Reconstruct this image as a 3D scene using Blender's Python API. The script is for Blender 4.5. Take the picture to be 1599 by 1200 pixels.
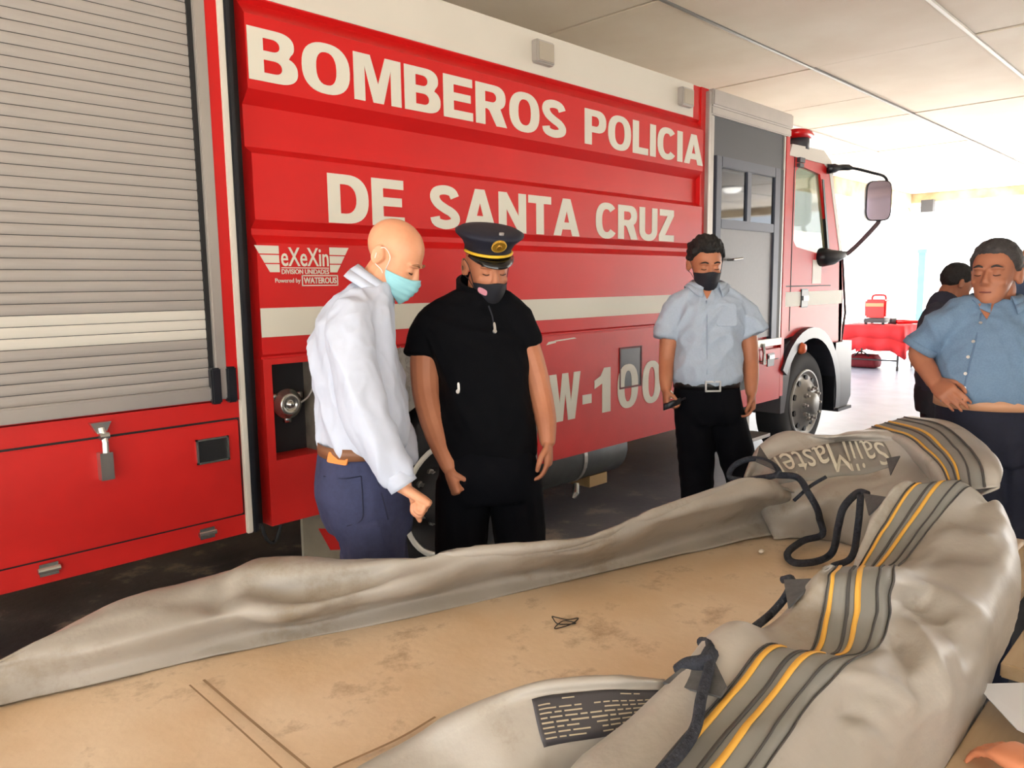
import bpy, bmesh, math, random
import numpy as np
from mathutils import Vector, Matrix, noise
from mathutils.bvhtree import BVHTree
random.seed(7)
for o in list(bpy.data.objects): bpy.data.objects.remove(o)
scene = bpy.context.scene
COL = scene.collection

# ------------------------------------------------------------------ camera
F_PX, CX, CY, CAM_H = 1200.0, 799.5, 600.0, 1.62
v1 = Vector((1978-CX, CY-430, -F_PX)).normalized()          # along the truck
v2 = Vector((-414-CX, CY-463, -F_PX)); v2 = (v2 - v1*v1.dot(v2)).normalized()   # into the truck
v3 = v1.cross(v2)
RC = Matrix((v1, v2, v3))                                   # camera axes -> world
ORI = Vector((0, 0, CAM_H))
cam_data = bpy.data.cameras.new('camera'); cam = bpy.data.objects.new('camera', cam_data); COL.objects.link(cam)
cam.matrix_world = Matrix.Translation(ORI) @ RC.to_4x4()
cam_data.sensor_fit = 'HORIZONTAL'; cam_data.sensor_width = 36.0; cam_data.lens = F_PX/1599*36.0
cam_data.clip_start = 0.05; cam_data.clip_end = 300
scene.camera = cam
def ray(x, y): return RC @ Vector(((x-CX)/F_PX, -(y-CY)/F_PX, -1.0))
def atD(x, y, D): return ORI + ray(x, y)*D
def atX(x, y, X): d = ray(x, y); return ORI + d*(X/d.x)
def atY(x, y, Y): d = ray(x, y); return ORI + d*(Y/d.y)
def atZ(x, y, Z): d = ray(x, y); return ORI + d*((Z-CAM_H)/d.z)
RIGHT = Vector((RC[0][0], RC[1][0], 0)).normalized()
FWD = Vector((-RC[0][2], -RC[1][2], 0)).normalized()
UP = Vector((0, 0, 1))

# ------------------------------------------------------------------ light
world = bpy.data.worlds.new('world'); scene.world = world; world.use_nodes = True
bgn = world.node_tree.nodes['Background']
bgn.inputs[0].default_value = (0.93, 0.965, 1.0, 1); bgn.inputs[1].default_value = 2.7
sun_d = bpy.data.lights.new('sun', 'SUN'); sun_d.energy = 44.0; sun_d.angle = math.radians(1.0); sun_d.color = (1.0, 0.95, 0.88)
sun = bpy.data.objects.new('sun', sun_d); COL.objects.link(sun)
sun.rotation_euler = Vector((-0.75, 0.35, -0.72)).to_track_quat('-Z', 'Y').to_euler()
vs = scene.view_settings
vs.view_transform = 'Standard'; vs.look = 'None'; vs.exposure = 0.62; vs.gamma = 1.0; vs.use_curve_mapping = False

# ------------------------------------------------------------------ materials
def lin(c): return tuple((x/255/12.92 if x/255 <= 0.04045 else ((x/255+0.055)/1.055)**2.4) for x in c)
MATS = {}
def mat(name, rgb, rough=0.5, metal=0.0, var=0.0, scale=8.0, bump=0.0, bscale=60.0, rgb2=None, stretch=None, emit=0.0, alpha=None, trans=0.0, spec=0.5, detail=4.0, contrast=None, coat=0.0):
    if name in MATS: return MATS[name]
    m = bpy.data.materials.new(name); m.use_nodes = True
    nt = m.node_tree; b = nt.nodes['Principled BSDF']
    c1 = lin(rgb)
    b.inputs['Base Color'].default_value = (*c1, 1); b.inputs['Roughness'].default_value = rough; b.inputs['Metallic'].default_value = metal
    b.inputs['Specular IOR Level'].default_value = spec
    b.inputs['Coat Weight'].default_value = coat
    if trans: b.inputs['Transmission Weight'].default_value = trans
    if alpha is not None: b.inputs['Alpha'].default_value = alpha
    if emit: b.inputs['Emission Color'].default_value = (*c1, 1); b.inputs['Emission Strength'].default_value = emit
    tc = nt.nodes.new('ShaderNodeTexCoord'); mp = nt.nodes.new('ShaderNodeMapping')
    nt.links.new(tc.outputs['Object'], mp.inputs[0])
    if stretch: mp.inputs['Scale'].default_value = stretch
    if var or rgb2:
        n = nt.nodes.new('ShaderNodeTexNoise'); n.inputs['Scale'].default_value = scale; n.inputs['Detail'].default_value = detail
        nt.links.new(mp.outputs[0], n.inputs['Vector'])
        r = nt.nodes.new('ShaderNodeValToRGB')
        lo, hi = contrast or (0.3, 0.7)
        r.color_ramp.elements[0].position = lo; r.color_ramp.elements[1].position = hi
        c2 = lin(rgb2) if rgb2 else tuple(x*(1-var) for x in c1)
        r.color_ramp.elements[0].color = (*c2, 1); r.color_ramp.elements[1].color = (*c1, 1)
        nt.links.new(n.outputs[0], r.inputs[0]); nt.links.new(r.outputs[0], b.inputs['Base Color'])
    if bump:
        n2 = nt.nodes.new('ShaderNodeTexNoise'); n2.inputs['Scale'].default_value = bscale; n2.inputs['Detail'].default_value = 3
        nt.links.new(mp.outputs[0], n2.inputs['Vector'])
        bp = nt.nodes.new('ShaderNodeBump'); bp.inputs['Strength'].default_value = bump; bp.inputs['Distance'].default_value = 0.01
        nt.links.new(n2.outputs[0], bp.inputs['Height']); nt.links.new(bp.outputs[0], b.inputs['Normal'])
    MATS[name] = m; return m

RED = mat('red_paint', (206, 26, 26), 0.42, var=0.10, scale=3, coat=0.08, spec=0.35)
RED_D = mat('red_paint_old', (205, 30, 26), 0.45, var=0.15, scale=5, bump=0.04)
WHITE_P = mat('white_paint', (214, 208, 196), 0.45, var=0.06, scale=2)
LETTER = mat('letter_vinyl', (214, 210, 196), 0.5)
ALU = mat('aluminium', (178, 172, 166), 0.42, 0.55, var=0.08, scale=6)
ALU_SLAT = mat('shutter_aluminium', (172, 166, 160), 0.42, 0.2, var=0.10, scale=3, stretch=(1, 1, 14))
WHITE_SLAT = mat('reflective_white', (206, 202, 192), 0.5)
STEEL = mat('steel', (190, 190, 186), 0.25, 0.9)
BLACK = mat('black_rubber', (18, 18, 20), 0.6)
BLACK_G = mat('black_plastic', (24, 26, 32), 0.35)
DARKGREY = mat('dark_grey', (58, 60, 66), 0.5)
DOORGREY = mat('door_grey', (112, 110, 112), 0.45, 0.15, var=0.05, scale=30)
TYRE = mat('tyre', (34, 34, 36), 0.75, bump=0.1)
RIM = mat('wheel_rim', (150, 148, 144), 0.4, 0.5, var=0.2, scale=10)
RIMW = mat('rim_white', (224, 222, 212), 0.5)
GLASS = mat('cab_glass', (150, 175, 140), 0.05, 0.0, alpha=0.45, spec=0.8)
MIRRORGLASS = mat('tinted_glass', (70, 74, 80), 0.04, 0.7)
CHASSIS = mat('chassis', (40, 40, 42), 0.7)
TREAD = mat('tread_plate', (168, 164, 158), 0.35, 0.7)
ORANGE = mat('orange_lens', (230, 110, 60), 0.3)
REDLENS = mat('red_lens', (205, 20, 24), 0.2)
LAMPG = mat('lamp_glass', (176, 166, 150), 0.25)

def _tarp(name, c1, c2, cst, rough, sscale):
    m = mat(name, c1, rough, rgb2=c2, scale=3.0, detail=6, bump=0.12, bscale=45)
    nt = m.node_tree; b = nt.nodes['Principled BSDF']
    old = b.inputs['Base Color'].links[0].from_socket
    tc = [n for n in nt.nodes if n.type == 'TEX_COORD'][0]
    n = nt.nodes.new('ShaderNodeTexNoise'); n.inputs['Scale'].default_value = sscale; n.inputs['Detail'].default_value = 7; n.inputs['Roughness'].default_value = 0.7
    nt.links.new(tc.outputs['Object'], n.inputs['Vector'])
    r = nt.nodes.new('ShaderNodeValToRGB'); r.color_ramp.elements[0].position = 0.55; r.color_ramp.elements[1].position = 0.74
    nt.links.new(n.outputs[0], r.inputs[0])
    mx = nt.nodes.new('ShaderNodeMix'); mx.data_type = 'RGBA'
    nt.links.new(r.outputs[0], mx.inputs['Factor']); nt.links.new(old, mx.inputs[6]); mx.inputs[7].default_value = (*lin(cst), 1)
    nt.links.new(mx.outputs[2], b.inputs['Base Color'])
    return m
TARP = _tarp('tank_fabric', (174, 168, 159), (150, 143, 133), (130, 117, 98), 0.45, 4.0)
TARP_FLOOR = _tarp('tank_floor_fabric', (226, 206, 180), (208, 178, 142), (150, 116, 80), 0.5, 6.0)
BAND_G = mat('band_grey', (132, 130, 124), 0.6, var=0.15, scale=12)
BAND_D = mat('band_dark', (70, 68, 66), 0.7)
BAND_Y = mat('band_yellow', (222, 168, 70), 0.6)
ROPE = mat('rope', (44, 48, 58), 0.85, var=0.4, scale=90, bump=0.6, bscale=140)
PATCH = mat('mesh_patch', (84, 84, 84), 0.8, var=0.3, scale=70)

# ------------------------------------------------------------------ object helpers
def root(name, label, cat, loc, group=None):
    o = bpy.data.objects.new(name, None); COL.objects.link(o); o.location = loc; o.empty_display_size = 0.1
    o['label'] = label; o['category'] = cat
    if group: o['group'] = group
    return o
def adopt(o, p):
    o.parent = p
    M = Matrix.Identity(4); q = p
    chain_ = []
    while q is not None: chain_.append(q); q = q.parent
    for q in reversed(chain_): M = M @ q.matrix_parent_inverse @ q.matrix_basis
    o.matrix_parent_inverse = M.inverted()
def obj(name, verts, faces, m, parent=None, smooth=False, kind=None, me=None):
    if me is None:
        me = bpy.data.meshes.new(name); me.from_pydata([tuple(v) for v in verts], [], faces)
        bm = bmesh.new(); bm.from_mesh(me); bmesh.ops.recalc_face_normals(bm, faces=bm.faces); bm.to_mesh(me); bm.free()
        me.update()
    o = bpy.data.objects.new(name, me); COL.objects.link(o)
    if m: 
        me.materials.clear(); me.materials.append(m)
    if smooth: me.polygons.foreach_set('use_smooth', [True]*len(me.polygons))
    if parent: adopt(o, parent)
    if kind: o['kind'] = kind
    return o
def tag(o, label, cat, group=None):
    o['label'] = label; o['category'] = cat
    if group: o['group'] = group
    return o
class G:
    """collects geometry for one mesh"""
    def __init__(s): s.v = []; s.f = []
    def add(s, v, f):
        n = len(s.v); s.v += [Vector(p) for p in v]; s.f += [tuple(i+n for i in q) for q in f]; return s
    def box(s, x0, x1, y0, y1, z0, z1):
        v = [(x, y, z) for z in (z0, z1) for y in (y0, y1) for x in (x0, x1)]
        return s.add(v, [(0, 2, 3, 1), (4, 5, 7, 6), (0, 1, 5, 4), (2, 6, 7, 3), (0, 4, 6, 2), (1, 3, 7, 5)])
    def obox(s, c, ax, ay, az):
        c = Vector(c); ax, ay, az = Vector(ax), Vector(ay), Vector(az)
        v = [c+ax*i+ay*j+az*k for k in (-1, 1) for j in (-1, 1) for i in (-1, 1)]
        return s.add(v, [(0, 2, 3, 1), (4, 5, 7, 6), (0, 1, 5, 4), (2, 6, 7, 3), (0, 4, 6, 2), (1, 3, 7, 5)])
    def prism(s, poly, axis, a, b):
        """poly: list of 2D points in the plane normal to axis ('x','y','z')"""
        def P(p, t): return {'x': (t, p[0], p[1]), 'y': (p[0], t, p[1]), 'z': (p[0], p[1], t)}[axis]
        n = len(poly); v = [P(p, a) for p in poly]+[P(p, b) for p in poly]
        f = [tuple(range(n)), tuple(range(2*n-1, n-1, -1))]+[(i, (i+1) % n, n+(i+1) % n, n+i) for i in range(n)]
        return s.add(v, f)
    def loft(s, secs, n=20, cap=True):
        v = []
        for (c, ax, ay, e) in secs:
            for i in range(n):
                t = 2*math.pi*i/n; ct, st = math.cos(t), math.sin(t)
                x = math.copysign(abs(ct)**(2/e), ct); y = math.copysign(abs(st)**(2/e), st)
                v.append(Vector(c)+Vector(ax)*x+Vector(ay)*y)
        f = []
        for k in range(len(secs)-1):
            for i in range(n):
                j = (i+1) % n; f.append((k*n+i, k*n+j, (k+1)*n+j, (k+1)*n+i))
        if cap: f.append(tuple(range(n-1, -1, -1))); f.append(tuple((len(secs)-1)*n+i for i in range(n)))
        return s.add(v, f)
    def tube(s, pts, rad, n=10, caps=True, round_=False, closed=False):
        pts = [Vector(p) for p in pts]; m = len(pts)
        rad = list(rad) if hasattr(rad, '__len__') else [rad]*m
        if round_:
            d0 = (pts[0]-pts[1]).normalized(); d1 = (pts[-1]-pts[-2]).normalized(); r0, r1 = rad[0], rad[-1]
            pre = [(pts[0]+d0*r0*math.sin(a), r0*math.cos(a)) for a in (1.35, 0.95, 0.5)]
            post = [(pts[-1]+d1*r1*math.sin(a), r1*math.cos(a)) for a in (0.5, 0.95, 1.35)]
            pts = [p for p, r in pre]+pts+[p for p, r in post]; rad = [r for p, r in pre]+rad+[r for p, r in post]; m = len(pts)
        up = None; secs = []
        for i in range(m):
            if closed: t = (pts[(i+1) % m]-pts[i-1])
            else: t = (pts[min(i+1, m-1)]-pts[max(i-1, 0)])
            t.normalize()
            if up is None: up = Vector((0, 0, 1)) if abs(t.z) < 0.9 else Vector((1, 0, 0))
            up = (up-t*t.dot(up))
            if up.length < 1e-4: up = t.orthogonal()
            up.normalize(); sd = t.cross(up)
            secs.append((pts[i], sd*rad[i], up*rad[i], 2))
        if closed: secs.append(secs[0])
        return s.loft(secs, n, caps and not closed)
    def ell(s, c, ax, ay, az, nu=20, nv=12):
        c = Vector(c); ax, ay, az = Vector(ax), Vector(ay), Vector(az)
        secs = []
        for k in range(nv+1):
            a = -math.pi/2+math.pi*k/nv; r = max(math.cos(a), 0.02)
            secs.append((c+az*math.sin(a), ax*r, ay*r, 2))
        return s.loft(secs, nu)
    def lathe(s, c, axis, prof, n=32):
        """prof: (radius, offset along axis)"""
        ax = Vector(axis).normalized(); u = ax.orthogonal().normalized(); w = ax.cross(u)
        return s.loft([(Vector(c)+ax*h, u*max(r, 1e-4), w*max(r, 1e-4), 2) for r, h in prof], n, cap=False)
    def strip(s, A, B):
        n = len(A); return s.add(list(A)+list(B), [(i, i+1, n+i+1, n+i) for i in range(n-1)])
    def out(s, name, m, parent=None, smooth=False, kind=None): return obj(name, s.v, s.f, m, parent, smooth, kind)
def box(name, m, p, *a, bevel=0): 
    o = G().box(*a).out(name, m, p)
    if bevel:
        bm = bmesh.new(); bm.from_mesh(o.data); bmesh.ops.bevel(bm, geom=bm.edges[:], offset=bevel, segments=2, affect='EDGES'); bm.to_mesh(o.data); bm.free()
    return o
def cr(P, n):
    """Catmull-Rom through points P, n samples per span"""
    P = [Vector(p) for p in P]; out = []
    for i in range(len(P)-1):
        p0 = P[i-1] if i else P[0]*2-P[1]; p1 = P[i]; p2 = P[i+1]; p3 = P[i+2] if i+2 < len(P) else P[-1]*2-P[-2]
        for k in range(n):
            t = k/n
            out.append(0.5*((2*p1)+(p2-p0)*t+(2*p0-5*p1+4*p2-p3)*t*t+(3*p1-p0-3*p2+p3)*t**3))
    out.append(P[-1]); return out
def solidify(o, t, off=-1):
    md = o.modifiers.new('solid', 'SOLIDIFY'); md.thickness = t; md.offset = off
_tmpn = 0
def remesh(g, voxel, smooth=3, dec=None):
    """one continuous surface from overlapping closed shapes"""
    me = bpy.data.meshes.new('tmp'); me.from_pydata([tuple(v) for v in g.v], [], g.f)
    bm = bmesh.new(); bm.from_mesh(me); bmesh.ops.triangulate(bm, faces=[f for f in bm.faces if len(f.verts) > 4]); bmesh.ops.recalc_face_normals(bm, faces=bm.faces); bm.to_mesh(me); bm.free()
    o = bpy.data.objects.new('tmp', me); COL.objects.link(o)
    r = o.modifiers.new('r', 'REMESH'); r.mode = 'VOXEL'; r.voxel_size = voxel; r.adaptivity = 0
    if smooth:
        s_ = o.modifiers.new('s', 'SMOOTH'); s_.factor = 0.5; s_.iterations = smooth
    if dec:
        d = o.modifiers.new('d', 'DECIMATE'); d.ratio = dec
    dg = bpy.context.evaluated_depsgraph_get(); dg.update()
    out = bpy.data.meshes.new_from_object(o.evaluated_get(dg))
    bpy.data.objects.remove(o); bpy.data.meshes.remove(me)
    return out
def wrinkle(me, amp, freq, seed=0.0, mask=None):
    n = len(me.vertices); co = np.empty(n*3); me.vertices.foreach_get('co', co); co = co.reshape(-1, 3)
    no = np.empty(n*3); me.vertex_normals.foreach_get('vector', no); no = no.reshape(-1, 3)
    d = np.empty(n)
    for i in range(n):
        x, y, z = co[i]
        w = noise.noise(Vector((x*2+seed, y*2, z*2)))*1.5
        a = noise.noise(Vector(((x+0.35*z)*freq[0]+w+seed, (y-0.2*z)*freq[1]+w, z*freq[2]+w*1.5)))
        b = noise.noise(Vector((x*freq[0]*2.3+seed+w, y*freq[1]*2.3-w, (z+0.5*x)*freq[2]*2.6)))
        d[i] = 1.0-2.6*abs(a)+0.30*(1-2*abs(b))
    if mask is not None: d *= np.array([mask(c) for c in co])
    co += no*(d*amp)[:, None]
    me.vertices.foreach_set('co', co.ravel()); me.update()
def bvh_of(o):
    return BVHTree.FromPolygons([o.matrix_world @ v.co if False else v.co.copy() for v in o.data.vertices], [tuple(p.vertices) for p in o.data.polygons])
def hit(b, px, py, off=0.0):
    loc, nor, _, d = b.ray_cast(ORI, ray(px, py).normalized())
    if loc is None: return None, None
    if nor.dot(ray(px, py)) > 0: nor = -nor
    return loc+nor*off, nor
def text_mesh(s, bold=0.0, ext=0.003, res=3, space=1.0):
    cu = bpy.data.curves.new('t', 'FONT'); cu.body = s; cu.size = 1; cu.offset = bold; cu.extrude = ext; cu.resolution_u = res; cu.space_character = space
    o = bpy.data.objects.new('t', cu); COL.objects.link(o)
    dg = bpy.context.evaluated_depsgraph_get(); dg.update()
    me = bpy.data.meshes.new_from_object(o.evaluated_get(dg)); bpy.data.objects.remove(o)
    return me
def place_text(name, s, m, parent, x0, x1, z0, z1, y, bold=0.0, depth=0.003, space=1.0):
    """text on a side panel facing -Y, filling the given rectangle"""
    me = text_mesh(s, bold, 0.5, space=space); co = np.array([v.co for v in me.vertices]); mn, mx = co.min(0), co.max(0)
    for v in me.vertices:
        c = (np.array(v.co)-mn)/(mx-mn)
        v.co = (x0+c[0]*(x1-x0), y-depth*c[2], z0+c[1]*(z1-z0))
    me.update()
    return obj(name, None, None, m, parent, me=me)

# ------------------------------------------------------------------ heavy block capitals, each letter its own plate
def _arc(cx, cy, rx, ry, a0, a1, n=14, e=2.4):
    out = []
    for k in range(n+1):
        t = math.radians(a0+(a1-a0)*k/n); c_, s_ = math.cos(t), math.sin(t)
        out.append((cx+rx*math.copysign(abs(c_)**(2/e), c_), cy+ry*math.copysign(abs(s_)**(2/e), s_)))
    return out
def _lobe(x0, y0, y1, x1, r): # rectangle with a rounded right side
    return [(x0, y0)]+_arc(x1-r, (y0+y1)/2, r, (y1-y0)/2, -90, 90, 12, 2.2)+[(x0, y1)]
def _sstroke():
    P = [Vector((x, y, 0)) for x, y in ((0.115, 0.27), (0.16, 0.15), (0.36, 0.10), (0.56, 0.16), (0.59, 0.28), (0.50, 0.39), (0.35, 0.47), (0.19, 0.58), (0.12, 0.72), (0.17, 0.85), (0.35, 0.90), (0.52, 0.86), (0.59, 0.74))]
    C = cr(P, 4); L_, R_ = [], []
    for i, p in enumerate(C):
        t = (C[min(i+1, len(C)-1)]-C[max(i-1, 0)]).normalized(); n = Vector((-t.y, t.x, 0)); w = 0.105
        L_.append(((p+n*w).x, (p+n*w).y)); R_.append(((p-n*w).x, (p-n*w).y))
    return L_+R_[::-1]
GLYPH = {
 'B': (0.74, [(0, 0)]+_arc(0.44, 0.275, 0.30, 0.275, -90, 60)+_arc(0.42, 0.76, 0.275, 0.24, -40, 90)+[(0, 1)], [_lobe(0.225, 0.17, 0.42, 0.50, 0.12), _lobe(0.225, 0.59, 0.83, 0.475, 0.12)]),
 'O': (0.80, _arc(0.40, 0.5, 0.40, 0.515, 0, 350, 35), [_arc(0.40, 0.5, 0.172, 0.335, 0, 345, 23)]),
 '0': (0.62, _arc(0.31, 0.5, 0.31, 0.51, 0, 350, 35), [_arc(0.31, 0.5, 0.11, 0.36, 0, 345, 23)]),
 'M': (0.88, [(0, 0), (0, 1), (0.30, 1), (0.44, 0.40), (0.58, 1), (0.88, 1), (0.88, 0), (0.685, 0), (0.685, 0.76), (0.535, 0), (0.345, 0), (0.195, 0.76), (0.195, 0)], []),
 'E': (0.66, [(0, 0), (0, 1), (0.65, 1), (0.65, 0.80), (0.225, 0.80), (0.225, 0.61), (0.61, 0.61), (0.61, 0.42), (0.225, 0.42), (0.225, 0.20), (0.66, 0.20), (0.66, 0)], []),
 'R': (0.76, [(0, 0), (0, 1)]+_arc(0.44, 0.705, 0.29, 0.295, 90, -62)+[(0.76, 0), (0.50, 0), (0.33, 0.36), (0.28, 0.40), (0.225, 0.40), (0.225, 0)], [_lobe(0.225, 0.57, 0.82, 0.50, 0.12)]),
 'S': (0.72, _sstroke(), []),
 'P': (0.70, [(0, 0), (0, 1)]+_arc(0.40, 0.68, 0.30, 0.32, 90, -90)+[(0.225, 0.36), (0.225, 0)], [_lobe(0.225, 0.535, 0.82, 0.47, 0.12)]),
 'L': (0.58, [(0, 0), (0, 1), (0.225, 1), (0.225, 0.205), (0.58, 0.205), (0.58, 0)], []),
 'I': (0.225, [(0, 0), (0, 1), (0.225, 1), (0.225, 0)], []),
 'C': (0.74, _arc(0.39, 0.5, 0.39, 0.515, 42, 322, 30)+_arc(0.39, 0.5, 0.17, 0.33, 318, 45, 22), []),
 'A': (0.84, [(0, 0), (0.30, 1), (0.54, 1), (0.84, 0), (0.60, 0), (0.55, 0.17), (0.28, 0.17), (0.235, 0)], [[(0.335, 0.36), (0.50, 0.36), (0.42, 0.68)]]),
 'D': (0.76, [(0, 0)]+_arc(0.34, 0.5, 0.42, 0.5, -90, 90, 20)+[(0, 1)], [_lobe(0.225, 0.20, 0.80, 0.53, 0.21)]),
 'N': (0.76, [(0, 0), (0, 1), (0.22, 1), (0.55, 0.42), (0.55, 1), (0.76, 1), (0.76, 0), (0.55, 0), (0.21, 0.60), (0.21, 0)], []),
 'T': (0.68, [(0.228, 0), (0.228, 0.80), (0, 0.80), (0, 1), (0.68, 1), (0.68, 0.80), (0.452, 0.80), (0.452, 0)], []),
 'U': (0.74, [(0, 1), (0.225, 1)]+[(0.225, 0.36)]+_arc(0.37, 0.33, 0.145, 0.15, 180, 360, 10)+[(0.515, 0.36), (0.515, 1), (0.74, 1), (0.74, 0.38)]+_arc(0.37, 0.36, 0.37, 0.375, 0, -180, 16)[1:-1]+[(0, 0.38)], []),
 'Z': (0.66, [(0, 0), (0, 0.20), (0.37, 0.80), (0.03, 0.80), (0.03, 1), (0.65, 1), (0.65, 0.82), (0.27, 0.20), (0.66, 0.20), (0.66, 0)], []),
 'W': (1.06, [(0, 1), (0.23, 1), (0.335, 0.38), (0.43, 1), (0.63, 1), (0.725, 0.38), (0.83, 1), (1.06, 1), (0.86, 0), (0.62, 0), (0.53, 0.58), (0.44, 0), (0.20, 0)], []),
 '-': (0.36, [(0.02, 0.27), (0.02, 0.47), (0.34, 0.47), (0.34, 0.27)], []),
 '1': (0.44, [(0.20, 0), (0.20, 0.66), (0.0, 0.56), (0.0, 0.74), (0.16, 0.83), (0.25, 1), (0.42, 1), (0.42, 0)], []),
}
_plates = {}
def plate(ch):
    if ch in _plates: return _plates[ch]
    w, outer, holes = GLYPH[ch]
    bm = bmesh.new(); E_ = []
    for poly in [outer]+holes:
        vs_ = []
        for p in poly:
            if not vs_ or (Vector((p[0], 0, p[1]))-vs_[-1].co).length > 1e-4: vs_.append(bm.verts.new((p[0], 0, p[1])))
        if (vs_[0].co-vs_[-1].co).length < 1e-4: bm.verts.remove(vs_.pop())
        E_ += [bm.edges.new((vs_[i], vs_[(i+1) % len(vs_)])) for i in range(len(vs_))]
    r = bmesh.ops.triangle_fill(bm, use_beauty=True, edges=E_)
    fs = [f for f in r['geom'] if isinstance(f, bmesh.types.BMFace)]
    ex = bmesh.ops.extrude_face_region(bm, geom=fs)
    bmesh.ops.translate(bm, verts=[v for v in ex['geom'] if isinstance(v, bmesh.types.BMVert)], vec=(0, -1, 0))
    bmesh.ops.recalc_face_normals(bm, faces=bm.faces)
    me = bpy.data.meshes.new('letter'); bm.to_mesh(me); bm.free(); _plates[ch] = me
    return me
def lettering(s, m, parent, x0, x1, z0, z1, y, gap=0.07, space=0.42):
    wid = sum((space if c == ' ' else GLYPH[c][0])+gap for c in s)-gap
    sx = (x1-x0)/wid; x = x0
    for c in s:
        if c == ' ': x += (space+gap)*sx; continue
        me = plate(c)
        if not me.materials: me.materials.append(m)
        o = bpy.data.objects.new('letter', me); COL.objects.link(o)
        o.location = (x, y, z0); o.scale = (sx, 0.003, z1-z0); adopt(o, parent)
        x += (GLYPH[c][0]+gap)*sx

# ================================================================== the setting
CONC = mat('asphalt_floor', (136, 130, 122), 0.42, rgb2=(80, 79, 80), scale=1.6, detail=9, contrast=(0.38, 0.66), bump=0.25, bscale=22)
def _floor():
    m = CONC; nt = m.node_tree; b = nt.nodes['Principled BSDF']
    old = b.inputs['Base Color'].links[0].from_socket
    tc = [n for n in nt.nodes if n.type == 'TEX_COORD'][0]
    n = nt.nodes.new('ShaderNodeTexNoise'); n.inputs['Scale'].default_value = 3.2; n.inputs['Detail'].default_value = 8; n.inputs['Roughness'].default_value = 0.65
    nt.links.new(tc.outputs['Object'], n.inputs['Vector'])
    r = nt.nodes.new('ShaderNodeValToRGB'); r.color_ramp.elements[0].position = 0.56; r.color_ramp.elements[1].position = 0.66
    nt.links.new(n.outputs[0], r.inputs[0])
    mx = nt.nodes.new('ShaderNodeMix'); mx.data_type = 'RGBA'
    nt.links.new(r.outputs[0], mx.inputs['Factor']); nt.links.new(old, mx.inputs[6]); mx.inputs[7].default_value = (*lin((200, 182, 158)), 1)
    nt.links.new(mx.outputs[2], b.inputs['Base Color'])
    # smooth concrete at the forecourt end, bluish sky reflection painted into its colour
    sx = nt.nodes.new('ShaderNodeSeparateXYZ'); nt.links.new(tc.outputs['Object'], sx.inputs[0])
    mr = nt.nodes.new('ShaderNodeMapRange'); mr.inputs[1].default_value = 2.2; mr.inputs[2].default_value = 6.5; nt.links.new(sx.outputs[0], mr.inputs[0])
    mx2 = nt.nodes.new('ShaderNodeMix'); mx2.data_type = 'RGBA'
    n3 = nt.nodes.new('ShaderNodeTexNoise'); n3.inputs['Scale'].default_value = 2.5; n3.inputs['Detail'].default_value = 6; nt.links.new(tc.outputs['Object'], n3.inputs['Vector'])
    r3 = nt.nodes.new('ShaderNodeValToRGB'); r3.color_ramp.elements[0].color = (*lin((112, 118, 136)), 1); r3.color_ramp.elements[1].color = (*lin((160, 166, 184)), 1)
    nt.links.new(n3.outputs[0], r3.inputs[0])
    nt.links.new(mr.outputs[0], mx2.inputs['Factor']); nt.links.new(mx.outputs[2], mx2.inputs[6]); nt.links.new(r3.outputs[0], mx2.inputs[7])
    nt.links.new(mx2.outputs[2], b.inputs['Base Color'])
_floor()
XL, XR, YN, YF, ZC = -7.0, 18.6, -6.0, 5.75, 3.5
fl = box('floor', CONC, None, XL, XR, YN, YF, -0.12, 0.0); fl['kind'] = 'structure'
GROUND = mat('yard_concrete', (214, 210, 202), 0.8, var=0.1, scale=0.6)
yg = box('ground', GROUND, None, -60, 80, -60, 60, -0.3, -0.125); yg['kind'] = 'structure'
# ceiling: dark void slab, separate boards with open joints
CEIL_D = mat('ceiling_void', (64, 58, 52), 0.9)
CEIL_P = mat('ceiling_board', (236, 224, 206), 0.75, rgb2=(222, 206, 184), scale=1.2, detail=6)
CEIL_W = mat('ceiling_bar_white', (226, 222, 214), 0.5)
CEIL_G = mat('ceiling_bar_grey', (120, 118, 114), 0.5)
ce = box('ceiling', CEIL_D, None, XL, XR, YN, YF, ZC+0.10, ZC+0.2); ce['kind'] = 'structure'
ys = [-6.0, -4.42, -3.18, -1.94, -0.70, 0.54, 1.78, 3.03, 4.26, 5.75]
for i in range(len(ys)-1):
    x = XL+(1.4 if i % 2 else 0.12)
    lines = {7: [-5.2, -2.75, -0.3, 2.14, 4.58, 7.0, 8.48, 9.7, 12.1, 14.5, 16.9], 6: [-5.2, -2.75, -0.3, 2.14, 4.58, 6.98, 9.68, 12.1, 14.5, 16.9]}.get(i, [-5.2+2.44*k for k in range(10)])
    xs = [XL]+lines+[XR]
    for k in range(len(xs)-1):
        dz = random.choice((0, 0, 0, 0.004, -0.004))
        g = 0.017
        box('ceiling_board', CEIL_P, ce, xs[k]+g, xs[k+1]-g, ys[i]+g, ys[i+1]-g, ZC+dz, ZC+0.018+dz)
for i, y in enumerate(ys[1:-1]):
    box('ceiling_bar', CEIL_W if i % 2 == 1 else CEIL_G, ce, XL, XR, y-0.013, y+0.013, ZC-0.012, ZC+0.1)
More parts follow.
